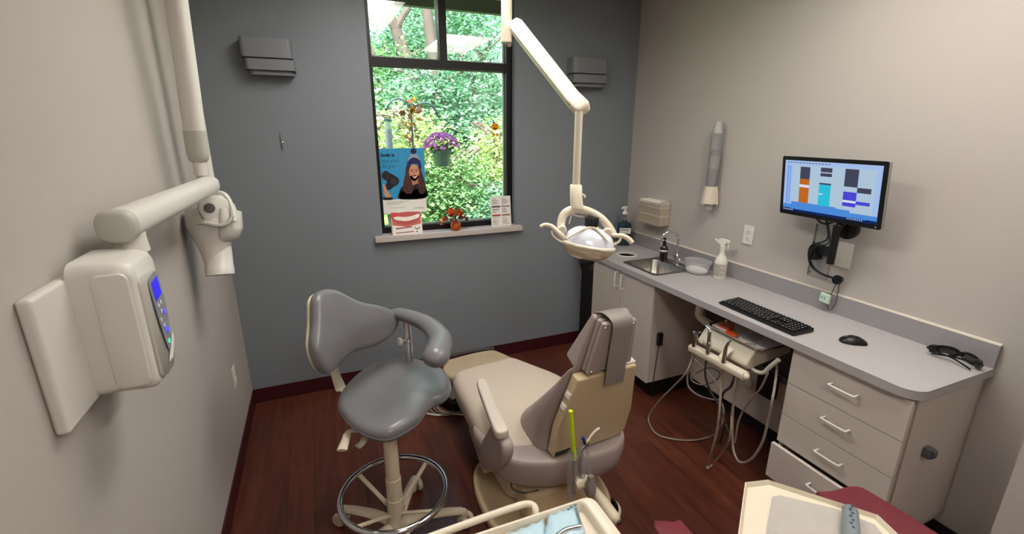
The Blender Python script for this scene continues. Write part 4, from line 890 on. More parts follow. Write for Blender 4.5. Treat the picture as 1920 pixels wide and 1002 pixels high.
def cq(y, z, d=.0046): return Vector((XP+d+.004*(1-((z-1.28)/.14)**2), y, z))
ov = catmull([(1.280, 1.392, 0), (1.318, 1.402, 0), (1.348, 1.398, 0), (1.356, 1.34, 0), (1.352, 1.27, 0), (1.335, 1.215, 0), (1.318, 1.20, 0), (1.303, 1.225, 0), (1.288, 1.28, 0), (1.280, 1.34, 0)], 4, True)
MB().prism([cq(p.x, p.y) for p in ov], (.0012, 0, 0)).build('overlay', mat('overlay_grey', '#8b8e98', .3), t)
MB().prism([cq(y, z, .0062) for y, z in ((1.292, 1.385), (1.340, 1.391), (1.342, 1.345), (1.296, 1.340))], (.0006, 0, 0)).build('display', mat('display_blue', '#101040', .2, emit='#2a22d8', estr=.8), t)
for i, (y, z, c_) in enumerate(((1.335, 1.300, '#4a48ff'), (1.318, 1.262, '#4a48ff'), (1.333, 1.25, '#4a48ff'), (1.322, 1.225, '#38e088'))):
    MB().lathe([(.006, 0), (.006, .001)], cq(y, z, .006), (1, 0, 0), 12).build('lit_button', mat('lit_button_%d' % i, '#202040', .3, emit=c_, estr=1.2), t)
for y, z in ((1.305, 1.325), (1.322, 1.328), (1.313, 1.308), (1.30, 1.29), (1.31, 1.272)): MB().lathe([(.006, 0), (.005, .0012)], cq(y, z, .006), (1, 0, 0), 12).build('button', m_xray, t)
MB().prism([cq(y, z, .0046) for y, z in ((1.300, 1.178), (1.33, 1.176), (1.362, 1.212), (1.362, 1.232), (1.34, 1.215), (1.31, 1.19))], (.0015, 0, 0)).build('panel_highlight', m_paper, t)  # white patch painted as the highlight on the panel
# arms
NE = PD(203, 432, 1.10); FE = PD(393, 347, 1.83); NE.x = -.450; NE.z = 1.513
na = Vector((NE.x+.006, NE.y+.055, 0))
MB().lathe([(.036, 1.440), (.033, 1.470), (.0325, 1.482)], (na.x, na.y, 0), seg=28).build('neck', m_xray, t)
ad = (FE-NE).normalized(); side = ad.cross(Z3).normalized(); upv = side.cross(ad)
def aring(c, a, b_, k=2.6, n=28, S=side, U=upv):
    o_ = []
    for i in range(n):
        th = 2*math.pi*i/n; cs, sn = math.cos(th), math.sin(th); o_.append(c+S*(a*math.copysign(abs(cs)**(2/k), cs))+U*(b_*math.copysign(abs(sn)**(2/k), sn)))
    return o_
MB().rings([aring(NE+ad*.018, .040, .039), aring(NE+ad*.1, .040, .037), aring(FE-ad*.03, .036, .034), aring(FE+ad*.005, .034, .032), aring(FE+ad*.028, .026, .024), aring(FE+ad*.036, .012, .012)]).build('lower_arm', m_xray, t, angle=60)
MB().rings([aring(NE-ad*.012, .030, .028), aring(NE-ad*.006, .039, .037), aring(NE+ad*.002, .0425, .0405), aring(NE+ad*.018, .0425, .0405)]).build('arm_cap', m_xgrey, t, angle=60)
MB().lathe([(.0335, -.048), (.030, -.03), (.025, -.005)], (na.x, na.y, 1.53), seg=24).build('arm_hub', m_xray, t)
# vertical folded arm
v0 = PD(376, 322, 1.83); v1 = PD(330, 0, 1.64); vd = (v1-v0).normalized()
S2 = Vector((RT.x, RT.y, 0)).normalized(); F2 = Vector((FW.x, FW.y, 0)).normalized()
def vr(tt, a, b_, k=2.8): return aring(v0+vd*tt, a, b_, k, 28, S2, F2)
MB().lathe([(.023, 0), (.023, .05)], v0-Vector((0, 0, .012)), vd, 24).build('swivel', m_xray, t)
MB().rings([vr(.035, .022, .022), vr(.045, .032, .028), vr(.07, .0365, .032), vr(.155, .0375, .033)]).build('elbow_cap', m_xgrey, t, angle=60)
MB().rings([vr(.1555, .035, .031), vr(.45, .0345, .031), vr(.80, .034, .031)]).build('folding_arm', m_xray, t, angle=60)
top = v0+vd*.80; top = Vector((top.x, top.y, top.z)); bq = PD(392, 368, 2.02); tb_ = Vector((bq.x, bq.y+.02, top.z))
MB().rings([aring(top+Vector((0, -.02, .02)), .045, .045, 2.4, 24, Vector((0, 0, 1)), S2), aring(tb_+Vector((0, .03, .02)), .045, .045, 2.4, 24, Vector((0, 0, 1)), S2)]).build('elbow', m_xgrey, t, angle=60)
MB().rings([aring(tb_, .034, .03, 2.6, 24, S2, F2), aring(bq+Vector((0, 0, .03)), .030, .027, 2.6, 24, S2, F2)]).build('rear_arm', m_xray, t, angle=60)
# tube head
hd_ = 1.97
def hp_(px, py, d=0): return PD(px, py, hd_+d)
U_ = (hp_(395, 365)-hp_(411, 515)).normalized(); SS = (S2-U_*S2.dot(U_)).normalized(); FF = U_.cross(SS)*-1
k_ = hd_/F
def hring2(px, py, rx, ry, off=0): return aring(hp_(px, py)+FF*off, rx*k_, ry*k_, 2.2, 32, SS, FF)
MB().rings([hring2(395, 366, 12, 10), hring2(395, 372, 26, 22), hring2(396, 385, 38, 34), hring2(397, 402, 43, 38), hring2(398, 420, 42, 38), hring2(399, 440, 36, 33), hring2(402, 460, 27, 26), hring2(405, 478, 22, 22), hring2(406, 490, 20, 20)]).build('tube_head', m_xray, t, angle=60)
MB().rings([hring2(404, 440, 20, 20, -.012), hring2(409, 480, 22, 22, -.004), hring2(411.5, 502, 22.5, 22.5), hring2(412, 503, 23, 23), hring2(413, 516, 23, 23), hring2(413, 516.5, 20, 20), hring2(412, 505, 19, 19)]).build('cone', m_xray, t, angle=60)
MB().rings([aring(hp_(432, 395), 10*k_, 30*k_, 2.6, 20, SS, FF), aring(hp_(434, 425), 11*k_, 30*k_, 2.6, 20, SS, FF), aring(hp_(430, 445), 10*k_, 24*k_, 2.6, 20, SS, FF), aring(hp_(424, 455), 5*k_, 14*k_, 2.6, 20, SS, FF)]).build('rear_cover', m_xray, t, angle=60)
NN = (CAM-hp_(405, 392)).normalized(); NX = NN.cross(Z3).normalized()*-1; NY = NX.cross(NN)*-1
if NY.z < 0: NY = -NY
cc = hp_(404, 392, -.07)
def on_(a, r): return cc+NX*(r*math.cos(R(a))*k_)+NY*(r*math.sin(R(a))*k_)
band = [on_(a, 33) for a in range(-200, 61, 10)]
MB().tube([hp_(354, 410, -.055), hp_(366, 419, -.07), hp_(388, 419, -.08), hp_(410, 423, -.08), hp_(426, 420, -.075), hp_(436, 405, -.06)], .011, 8, 4, flat=.7).build('head_band', m_xgrey, t)
MB().tube([hp_(398, 372, -.055), hp_(410, 362, -.05), hp_(424, 368, -.045), hp_(434, 388, -.04), hp_(440, 416, -.04)], .010, 8, 4).build('yoke', m_xray, t)
MB().lathe([(25*k_, -.015), (25*k_, .0), (22*k_, .004), (0, .0045)], cc, NN, 28).build('pivot_disc', m_xray, t)
MB().lathe([(26*k_, -.02), (28*k_, -.018), (28*k_, -.004), (26*k_, -.003)], cc, NN, 28, cap=False).build('pivot_ring', m_xgrey, t)
MB().lathe([(9*k_, 0), (9*k_, .001)], cc-NX*9*k_+NY*2*k_+NN*.0045, NN, 20).build('pivot_recess', mat('recess_dark', '#55514e', .6), t)

# ------------------------------------------------------------------ operator stool
SC = Vector((.166, 1.690, 0))
t = thing('dental_stool', SC, 'grey vinyl assistant stool with kidney backrest, curved arm and chrome foot ring', 'stool')
ST = t
base = MB()
angs = (64, -6, -78, -150, 138)
MB().lathe([(.042, .065), (.05, .07), (.05, .10), (.038, .125), (.036, .145)], SC, seg=24).build('hub', m_beige, t)
for a in angs:
    d = Vector((math.cos(R(a)), math.sin(R(a)), 0))
    pts = [SC+d*.03+Z3*.10, SC+d*.12+Z3*.105, SC+d*.22+Z3*.095, SC+d*.285+Z3*.083]
    leg = MB().tube(pts, lambda u: .026-.006*u, 10, 4, flat=.8, up=(0, 0, 1)).lathe([(.021, .055), (.021, .075), (.012, .088)], SC+d*.292, seg=14).build('leg', m_beige, t)
    q = SC+d*.30; w = MB(); sdv = d.cross(Z3)
    if a == 64: sdv = Vector((1, .2, 0)).normalized()
    if a == -6: sdv = Vector((.8, .6, 0)).normalized()
    for s in (-1, 1): w.lathe([(.0, -.010), (.026, -.010), (.031, -.005), (.031, .008), (.026, .013), (0, .013)], q+Z3*.0315+sdv*.016*s, sdv*s, 20)
    w.lathe([(.007, .02), (.007, .062)], q, seg=10).build('caster', m_beige, leg)
zc = .13
MB().lathe([(.036, .12), (.0355, .235), (.033, .237)], SC, seg=28).lathe([(.0325, .23), (.032, .335), (.030, .337)], SC, seg=28).lathe([(.029, .33), (.0285, .56)], SC, seg=28).build('gas_column', m_beige, t)
MB().lathe([(.033, .2), (.038, .203), (.038, .243), (.034, .245)], SC, seg=24, cap=False)
RZ, RR = .265, .218
MB().torus(SC+Z3*RZ, RR, .013, seg=60, s2=12).build('foot_ring', m_chrome, t)
sp_ = MB()
for a in (38, 128, 218, 308):
    d = Vector((math.cos(R(a)), math.sin(R(a)), 0)); sd = d.cross(Z3)
    sp_.prism([SC+d*.034+Z3*.165-sd*.009, SC+d*.034+Z3*.165+sd*.009, SC+d*(RR-.006)+Z3*(RZ-.004)+sd*.009, SC+d*(RR-.006)+Z3*(RZ-.004)-sd*.009], Z3*.006)
sp_.lathe([(.038, .155), (.038, .180)], SC, seg=24, cap=False).build('ring_spokes', m_beige, t)
ZS_ = .60
so_ = [(634, 761), (643, 732), (670, 706), (704, 689), (747, 681), (795, 681), (829, 693), (844, 717), (842, 738), (829, 750), (812, 757), (797, 773), (780, 795), (747, 815), (718, 822), (684, 813), (656, 794)]
so3 = [P('z', ZS_, *q) for q in so_]
cs_ = sum(so3, Vector())/len(so3)
def seat_disp(p):
    x, y = p.x-cs_.x, p.y-cs_.y; return p+Vector((0, 0, .010*math.cos(x*14)*(1 if p.z > ZS_ else 0)-(.012*math.exp(-((x-.02)**2+(y)**2)/.012) if p.z > ZS_ else 0)))
MB().pad([q-Z3*.035 for q in so3], Z3, .066, .030, .012, 4, disp=seat_disp).build('seat', m_stool, t, angle=70)
MB().tube([q-Z3*.008+(q-cs_).normalized()*.0005 for q in so3], .0022, 6, 4, True).build('seat_piping', m_stool, t)
MB().bb((SC.x-.06, SC.y-.02, .545), (SC.x+.07, SC.y+.16, .562)).build('seat_plate', m_beige, t)
# backrest
BC = PD(648, 622, 2.0); bn = Vector((.76, -.65, .16)).normalized()
bo = [(572, 630), (578, 607), (582, 580), (585, 562), (594, 550), (610, 543), (626, 543), (640, 549), (654, 558), (674, 568), (692, 572), (708, 579), (719, 590), (724, 606), (720, 624), (709, 640), (692, 652), (670, 658), (654, 664), (640, 674), (624, 688), (610, 698), (598, 702), (586, 697), (576, 684), (569, 665), (568, 647)]
b3 = [PP(px, py, BC, bn) for px, py in bo]
bside = bn.cross(Z3).normalized()
def bdisp(p):
    q = p-BC; u = q.dot(bside); v = q.z; return p+bn*(.35*u*u*2.2-.25*v*v)
MB().pad([q-bn*.030 for q in b3], bn, .060, .029, .012, 3, disp=bdisp).build('backrest', m_stool, t, angle=70)
bcn = sum(b3, Vector())/len(b3)
MB().pad([bcn+(q-bcn)*.94-bn*.043 for q in b3], bn, .016, .007, 0, 3, disp=bdisp).build('back_shell', m_beige, t, angle=70)
s0 = bcn-bn*.05-Z3*.02
q1_ = P('z', .60, 634, 690)
e_ = [s0+Z3*.04, s0-Z3*.06-bn*.005, PD(627, 690, 2.06), P('z', .605, 636, 722), P('z', .566, 652, 742), SC+Vector((-.02, .12, .552))]
MB().tube(e_, .031, 12, 6, flat=.22, up=bn).build('back_bracket', m_beige, t)
# curved arm
ZA = .885
ap = [P('z', ZA, *q) for q in ((727, 586), (742, 588), (762, 592), (784, 600), (805, 611), (820, 626), (826, 642), (822, 658), (817, 670), (813, 681))]
def ar(u):
    e = min(1, u/.14+.02)**.55*min(1, (1-u)/.10+.02)**.45; return (.030+.024*min(1, u*1.3))*e
MB().tube(ap, ar, 16, 4, flat=.82, up=(0, 0, 1)).build('arm_pad', m_stool, t, angle=70)
pb_ = P('z', .62, 766, 684); pb_ = Vector((pb_.x, pb_.y, 0)); ptp = Vector((pb_.x, pb_.y, ZA-.02))
MB().lathe([(.010, .56), (.010, .79)], pb_, seg=16).lathe([(.013, .74), (.0145, .745), (.0145, .775), (.012, .78)], pb_, seg=16).lathe([(.012, .78), (.0115, ZA-.03), (.018, ZA-.025)], pb_, seg=16).tube([pb_+Vector((.02, 0, .56)), pb_+Vector((.02, 0, ZA-.05)), pb_+Vector((.005, 0, ZA-.03))], .006, 8, 2).build('arm_post', m_chrome, t)
MB().tube([pb_+Z3*.56, pb_+Z3*.555+(SC-pb_)*.3, SC+Z3*.552+(pb_-SC)*.15], .012, 10, 4).build('arm_support_rod', m_chrome, t)
kn = pb_+Z3*.757
MB().lathe([(.005, .01), (.005, .03)], kn, (-.9, -.35, 0), 10).lathe([(.008, .03), (.020, .032), (.022, .038), (.020, .046), (.010, .048)], kn, (-.9, -.35, 0), 8).build('knob', m_white, t)
# paddles
def paddle(pts, w0, w1): MB().tube(pts, lambda u: w0+(w1-w0)*u, 12, 4, flat=.35, up=(0, 0, 1)).build('paddle_lever', m_beige, t)
paddle([SC+Vector((-.05, .02, .55)), P('z', .54, 658, 808), P('z', .53, 648, 826), P('z', .52, 641, 845)], .010, .021)
paddle([SC+Vector((-.03, 0, .55)), P('z', .53, 690, 815), P('z', .52, 680, 830), P('z', .515, 670, 839)], .012, .017)

# ------------------------------------------------------------------ operating light on its ceiling arm
LD = 1.8
pv = PD(950, 62, 2.05); el = PD(1088, 200, 1.80)
t = thing('dental_light', (pv.x, pv.y, 1.3), 'cream articulated dental operating light hanging from the ceiling before the window', 'dental light')
MB().lathe([(.024, pv.z-.0), (.024, ZT-.01)], (pv.x, pv.y, 0), seg=20).lathe([(.07, ZT-.03), (.075, ZT-.001)], (pv.x, pv.y, 0), seg=28).build('ceiling_post', m_cream, t)
MB().box((pv.x, pv.y, pv.z+.0), (.048, .05, .085), X=(RT.x, RT.y, 0), Y=(-RT.y, RT.x, 0)).lathe([(.010, -.055), (.010, -.04)], pv+Vector((.012, 0, 0))).build('pivot_block', m_cream, t, bevel=.006, seg=3)
ld = (el-pv).normalized(); ls = ld.cross(FW).normalized(); lf = ls.cross(ld)
def lring(c, a, b_): return aring(c, a, b_, 4.5, 28, ls, lf)
s_ = PD(966, 48, 2.02)
MB().rings([lring(s_-ld*.02, .016, .014), lring(s_-ld*.012, .026, .022), lring(s_+ld*.015, .032, .026), lring(el-ld*.05, .031, .026), lring(el+ld*.012, .032, .026), lring(el+ld*.026, .027, .022), lring(el+ld*.03, .016, .014)]).build('balance_arm', m_cream, t, angle=60)
MB().tube([s_+ls*.0285*(1 if ls.z < 0 else -1)+ld*.02-lf*.015, el+ls*.0285*(1 if ls.z < 0 else -1)-ld*.02-lf*.015], .004, 8, 1).build('arm_seam', m_dark, t)
rb = PD(1080, 352, 1.80); rt = PD(1087, 208, 1.80); rt = Vector((rb.x, rb.y, rt.z))
MB().lathe([(.0145, rb.z), (.0145, rt.z-.005)], (rb.x, rb.y, 0), seg=20).build('drop_rod', m_cream, t)
def lp(px, py, dd=0): return PD(px, py, LD+dd)
A_ = Vector((RT.x, RT.y, 0)).normalized(); Cn = Vector((-FW.x, -FW.y, 0)).normalized()
kk_ = LD/F
def blk(px, py, w, d, k=4): return aring(lp(px, py), w*kk_, d*kk_, k, 24, A_, Cn)
MB().rings([blk(1080, 346, 9, 9), blk(1080, 348, 11, 11), blk(1080, 368, 11, 11), blk(1081, 382, 11.5, 11), blk(1083, 390, 12.5, 10)]).build('yoke_socket', m_cream, t, angle=60)
MB().tube([lp(1090, 364), lp(1096, 367), lp(1097, 371)], .004, 8, 1).build('locking_screw', m_white, t)
# yoke: hoop from the socket down to both sides of the head
yk = [lp(*q) for q in ((1054, 434, -.01), (1052, 420, 0), (1056, 405, 0), (1066, 396, 0), (1083, 392, 0), (1104, 397, 0), (1124, 408, 0), (1138, 422, 0), (1147, 436, 0), (1150, 444, 0))]
MB().tube(yk, .0165, 12, 5, flat=.8).build('yoke', m_cream, t)
MB().tube([lp(1066, 396), lp(1078, 404, .02), lp(1094, 407, .02)], .004, 6, 3).tube([lp(1071, 404), lp(1067, 420, .01)], .003, 6, 1).build('yoke_brace', m_cream, t)
# head
hc = lp(1103, 459, 0); HX = (lp(1152, 466)-lp(1054, 450)).normalized(); HZ = Vector((0, 0, 1)); HY = HZ.cross(HX).normalized(); HZ = HX.cross(HY)
def half(up_, rx, ry, rz, sh=0):
    mb = MB(); rs = []
    for k in range(9):
        a = math.pi/2*k/8; c_, s2 = math.cos(a), math.sin(a)
        rs.append([hc+HX*(rx*(.02+.98*c_**.8)*math.cos(R(b_)))+HY*(ry*(.02+.98*c_)*math.sin(R(b_))+sh*s2)+HZ*(up_*rz*s2) for b_ in range(0, 360, 12)])
    return mb.rings(rs)
m_refl = mat('dichroic_reflector', '#eaeefa', .12, metal=.25)
half(1, 48*kk_, .062, 34*kk_, .01).build('reflector', m_refl, t, angle=60)
half(-1, 49*kk_, .066, 29*kk_, -.01).build('lens_shield', mat('lens_shield', '#cbbba2', .08, coat=1.0, metal=.25), t, angle=60)
MB().rings([[hc+HX*(r*kk_*math.cos(R(b_)))+HY*((r/50*.068)*math.sin(R(b_)))+HZ*z for b_ in range(0, 360, 12)] for r, z in ((48.5, .006), (51.5, .004), (52, -.003), (49, -.006))]).build('rim', m_cream, t, angle=60)
MB().tube([lp(1062, 448, -.055), lp(1090, 432, -.045), lp(1104, 427, -.03)], .0045, 8, 4).tube([lp(1104, 427, -.03), lp(1118, 430, -.04), lp(1142, 455, -.055)], .0045, 8, 4).build('front_rib', m_cream, t)
kb = lp(1109, 428, -.01)
MB().rings([[kb+A_*(r*(1+.09*math.cos(8*R(b_)))*math.cos(R(b_)))+Cn*(r*(1+.09*math.cos(8*R(b_)))*math.sin(R(b_)))+Z3*z for b_ in range(0, 360, 6)] for r, z in ((.024, .006), (.0245, .010), (.0245, .038), (.022, .042))]).build('focus_knob', m_black, t, angle=50)
MB().lathe([(.028, -.002), (.027, .007)], kb, seg=24).build('knob_collar', m_cream, t)
MB().tube([lp(1013, 426, -.02), lp(1022, 422, -.02), lp(1034, 425, -.02), lp(1044, 434, -.02), lp(1051, 441, -.02), lp(1056, 446, -.01)], lambda u: .007+.006*u, 10, 5).tube([lp(1034, 433, -.02), lp(1037, 442, -.02), lp(1046, 450, -.02), lp(1056, 455, -.02)], .004, 8, 4).build('handle', m_cream, t)
MB().tube([lp(1146, 441, -.01), lp(1156, 442, -.01), lp(1168, 443, -.01), lp(1179, 449, -.01), lp(1185, 456, -.01)], lambda u: .008+.003*u, 10, 5).tube([lp(1165, 444, -.01), lp(1160, 454, -.01), lp(1150, 459, -.01)], .005, 8, 4).build('handle', m_cream, t)
for px_, py_ in ((1054, 432), (1139, 437)): MB().lathe([(.017, -.02), (.018, .0), (.015, .006)], lp(px_, py_, -.02), Cn, 20).build('pivot_cap', m_cream, t)
MB().lathe([(.022, -.03), (.03, 0)], lp(1100, 492), seg=20).build('lower_knob', m_black, t)
# ------------------------------------------------------------------ patient chair
th, ph = .07, .233
ca = Vector((-math.sin(th), math.cos(th), 0)); cs = Vector((ca.y, -ca.x, 0))
cu_ = Vector((-ca.x*math.sin(ph), -ca.y*math.sin(ph), math.cos(ph))); cn = Vector((ca.x*math.cos(ph), ca.y*math.cos(ph), math.sin(ph)))
CO = Vector((.989, 1.479, .40))
def cb_(u, v, n_=0): return CO+cs*u+cu_*v+cn*n_
t = thing('patient_chair', (.87, 1.70, 0), 'taupe upholstered dental patient chair with tan plastic back shell and raised headrest', 'dental chair')
PC = t
sh = [(-.145, .419), (.145, .419), (.19, .167), (.19, .03), (.165, 0), (-.19, 0), (-.19, .167)]
MB().prism([cb_(u, v, 0) for u, v in sh], cn*.049).build('back_shell', m_shell, t, bevel=.008, seg=3)
# rocker switches and label plate
def side_q(v, w, h, n0, d=.003):
    # on the sloping left side face between top corner and kink
    p0, p1 = cb_(-.19, .167, 0), cb_(-.145, .419, 0); e = (p1-p0).normalized(); nn = cn.cross(e).normalized()
    if nn.dot(cs) > 0: nn = -nn
    c = p0+e*v+cn*n0; return c, e, nn
for v in (.105, .165):
    c, e, nn = side_q(v, 0, 0, .024)
    s = MB().box(c+nn*.001, (.036, .030, .004), X=cn, Y=e, Z=nn).build('switch_plate', m_white, t, bevel=.001)
    MB().box(c+nn*.004, (.026, .022, .004), X=cn, Y=e, Z=nn).build('switch_rocker', m_paper, s, bevel=.001)
    c2 = c+cs*.34*1.0; 
c = cb_(.125, .425, .028); s = MB().box(c, (.045, .030, .004), X=cs, Y=cn, Z=cu_).build('switch_plate', m_white, t, bevel=.001); MB().box(c+cu_*.003, (.03, .02, .004), X=cs, Y=cn, Z=cu_).build('switch_rocker', m_paper, s, bevel=.001)
MB().box(cb_(-.145, .022, -.001), (.075, .022, .002), X=cs, Y=cu_, Z=cn).build('name_plate', m_black, t)
MB().lathe([(.005, 0), (.004, .002)], cb_(-.1915, .03, .03), -cs, 10).build('screw', m_chrome, t)
# back cushion
prof = [(-.135, .14, .10, .20), (-.125, .185, .03, .27), (-.09, .210, .0, .325), (-.04, .222, 0.02, .335), (.02, .225, .05, .30), (.10, .222, .051, .245), (.18, .215, .051, .195), (.26, .205, .051, .148), (.34, .188, .051, .10), (.41, .168, .051, .072), (.435, .155, .051, .062), (.442, .13, .053, .056)]
rs = []
for v, hw, n0, n1 in prof:
    nc, hn = (n0+n1)/2, (n1-n0)/2; g = []
    for i in range(36):
        a = 2*math.pi*i/36; c_, s2 = math.cos(a), math.sin(a); k = 3.2
        g.append(cb_(hw*math.copysign(abs(c_)**(2/k), c_), v, nc+hn*math.copysign(abs(s2)**(2/k), s2)))
    rs.append(g)
MB().rings(rs).build('back_cushion', m_uph, t, angle=70, subd=1)
# seat cushion, bowl and leg rest (plan outlines)
def V(x, y, z): return Vector((x, y, z))
so_ = [(.60, 1.66), (.70, 1.58), (.86, 1.55), (1.06, 1.56), (1.16, 1.62), (1.185, 1.80), (1.13, 2.03), (1.05, 2.22), (.985, 2.345), (.88, 2.345), (.70, 2.325), (.60, 2.285), (.572, 2.18), (.565, 2.0), (.565, 1.82)]
def sdisp(p): return p+Vector((0, 0, (-.02*max(0, (p.y-2.0)/.35) if p.z > .36 else 0)+ (-.05*max(0, (1.9-p.y)/.3) if p.z > .4 else 0)))
MB().pad([V(x, y, .30) for x, y in so_], Z3, .155, .055, .008, 5, disp=sdisp).build('seat_cushion', m_seat, t, angle=70)
bw = [(.572, 1.84), (.560, 1.70), (.590, 1.59), (.67, 1.50), (.80, 1.445), (.96, 1.42), (1.10, 1.43), (1.19, 1.50), (1.215, 1.62), (1.195, 1.82), (1.05, 1.90), (.75, 1.90)]
b3 = catmull([V(x, y, 0) for x, y in bw], 5, True); bc_ = sum(b3, Vector())/len(b3)
def br2(z, s, dy=0): return [bc_+(q-bc_)*s+Vector((0, dy, z)) for q in b3]
MB().rings([br2(.215, .60, .06), br2(.222, .80, .04), br2(.24, .90, .02), br2(.28, .975), br2(.33, 1.0), br2(.375, 1.0), br2(.395, .985), br2(.40, .95), br2(.395, .8)]).build('seat_bowl', m_uph, t, angle=70)
MB().tube([V(*q) for q in ((.575, 1.86, .405), (.62, 1.80, .40), (.665, 1.70, .385), (.70, 1.60, .36), (.76, 1.50, .335), (.80, 1.452, .31))], .006, 8, 5).build('bowl_seam', m_uph, t)
lr = [P('z', .395, *q) for q in ((830, 694), (836, 676), (858, 668), (890, 660), (922, 655), (938, 659), (962, 670), (975, 682), (900, 700), (850, 706))]
MB().pad([q-Z3*.06 for q in lr], Z3, .06, .022, .003, 3).build('leg_rest', mat('worn_beige_vinyl', '#a8977c', .45, var=.18, vscale=7), t, angle=70)
ft = [P('z', .352, *q) for q in ((846, 668), (886, 659), (926, 654))]
MB().tube(ft, .012, 8, 3).build('toe_board', m_dark, t)
wg = [P('x', .572, *q) for q in ((925, 797), (914, 812), (904, 832), (903, 858), (908, 880), (925, 885), (945, 868), (948, 840), (938, 815))]
MB().pad([q+V(-.012, 0, 0) for q in wg], (1, 0, 0), .05, .016, 0, 3).build('side_flap', m_uph, t, angle=70)
# headrest
def hq(quad, n0s, n1, name, m, ins=.0, bev=.014):
    b_ = [cb_(u, v, n0) for (u, v), n0 in zip(quad, n0s)]; mb = MB()
    q = [cb_(u*(1-ins), v, nn_) for (u, v), nn_ in zip(quad, n1)]
    mb.rings([b_, q]); return mb.build(name, m, t, bevel=bev, seg=4, angle=50)
q_ = [(-.108, .432), (.108, .445), (.075, .662), (-.085, .672)]
hq(q_, (.0, .0, .0, .0), (.022, .022, .022, .022), 'headrest_back_pad', m_uph, bev=.009)
hq([(u*1.02, v) for u, v in q_], (.0225,)*4, (.046,)*4, 'headrest_middle_pad', m_uph, bev=.009)
hq([(-.135, .425), (.135, .435), (.085, .672), (-.095, .675)], (.0465,)*4, (.150, .150, .082, .082), 'headrest_cushion', m_uph, ins=.12, bev=.028)
for u, v in ((-.072, .652), (.062, .645), (-.09, .447)): MB().lathe([(.006, 0), (.004, .003)], cb_(u, v, 0), -cn, 10).build('screw', m_chrome, t)
MB().box(cb_(0, .43, .025), (.07, .06, .016), X=cs, Y=cu_, Z=cn).build('headrest_bar', m_steel, t)
# strap cover thrown over the headrest
sm = []
path = [(.672, .075), (.688, .05), (.692, .025), (.684, .0), (.66, -.012), (.60, -.012), (.52, -.012), (.45, -.014), (.42, -.013), (.362, -.012)]
pts_ = catmull([Vector((v, n_, 0)) for v, n_ in path], 4)
N_ = len(pts_); rs = []
for i, p in enumerate(pts_):
    f = i/(N_-1); uc = -.032+.062*f; hw = .047; tn = (pts_[min(i+1, N_-1)]-pts_[max(i-1, 0)]).normalized(); nx, ny = -tn.y, tn.x
    rs.append([cb_(uc-hw, p.x, p.y), cb_(uc+hw, p.x, p.y), cb_(uc+hw, p.x+nx*.003, p.y+ny*.003), cb_(uc-hw, p.x+nx*.003, p.y+ny*.003)])
MB().rings(rs).build('headrest_strap', mat('strap_grey', '#8e8681', .45, bump=.3, bscale=60), t, angle=50)
# armrest
ao = [P('z', .60, *q) for q in ((894, 716), (903, 711), (912, 714), (931, 757), (950, 795), (953, 805), (945, 811), (931, 811), (922, 795), (907, 755))]
MB().pad([q-Z3*.034 for q in ao], Z3, .038, .010, .002, 3).build('armrest', mat('pale_vinyl', '#cfc4b7', .42), t, angle=70)
MB().tube([V(.61, 1.66, .575), V(.63, 1.69, .50), V(.66, 1.72, .40)], .014, 10, 4).lathe([(.018, -.01), (.018, .012)], V(.592, 1.60, .585), (-1, -.1, .1), 16).build('armrest_post', m_seat, t)
# under-structure
ud = MB()
ud.rings([[V(.87+(x-.87)*s, 1.80+(y-1.80)*s, z) for x, y in rrect(.60, 1.58, 1.14, 2.12, .12)] for s, z in ((.72, .06), (.80, .14), (.90, .20), (.98, .26), (1.0, .33))]).build('lift_housing', m_beige, t, angle=60)
pl = [(.555, 1.62), (.56, 1.80), (.62, 1.95), (.78, 2.02), (.98, 2.0), (1.12, 1.9), (1.16, 1.7), (1.13, 1.5), (1.0, 1.38), (.80, 1.34), (.64, 1.42), (.57, 1.52)]
p3 = catmull([V(x, y, 0) for x, y in pl], 4, True); pc = sum(p3, Vector())/len(p3)
def pr2(z, s): return [pc+(q-pc)*s+Z3*z for q in p3]
MB().rings([pr2(.001, .99), pr2(.01, 1.01), pr2(.05, 1.02), (pr2(.062, 1.0)), pr2(.066, .96), pr2(.056, .92), pr2(.05, .6)]).build('base_plate', m_shell, t, angle=50)
MB().bb((.70, 1.50, .05), (1.02, 1.64, .20)).build('motor_cover', m_shell, t, bevel=.02, seg=3)
MB().tube([P('z', .24, 958, 906), P('z', .22, 962, 918), P('z', .20, 985, 925), P('z', .2, 1010, 920)], .004, 6, 4).build('hydraulic_hose', m_dark, t)
MB().rings([[V(.60+i, y, z) for y, z in ((1.80, .12), (2.02, .22), (2.06, .34), (1.80, .30))] for i in (0, .05)]).build('lift_arm_cover', m_beige, t, bevel=.01)
# assistant's instrument arm fixed to the chair
ia = [P('z', .33, *q) for q in ((1000, 900), (1060, 893), (1095, 906), (1120, 930), (1140, 955), (1152, 972))]
MB().tube([V(.98, 1.62, .15), V(.95, 1.50, .20), ia[2]+V(.01, .03, -.02), ia[3], ia[4], ia[5]], .023, 14, 5).ball(ia[5], .023).build('instrument_arm', m_beige, t, angle=60)
MB().lathe([(.010, .0), (.010, .028)], ia[5], (.2, -.9, -.1), 12).build('arm_end_socket', m_dark, t)
hb_ = P('z', .38, 1090, 905)
MB().lathe([(.022, -.035), (.026, -.02), (.026, .02), (.018, .035)], hb_, (1, .1, 0), 18).build('holder_block', m_beige, t)
hg = P('z', .38, 1107, 915)
MB().rings([[hg+Vector((x*s, y*s, z)) for x, y in rrect(-.018, -.018, .018, .018, .006, 3)] for s, z in ((.8, -.035), (1, -.02), (1, .015), (.7, .03), (.55, .055))]).build('holder_socket', mat('taupe_plastic', '#847a74', .45), t)

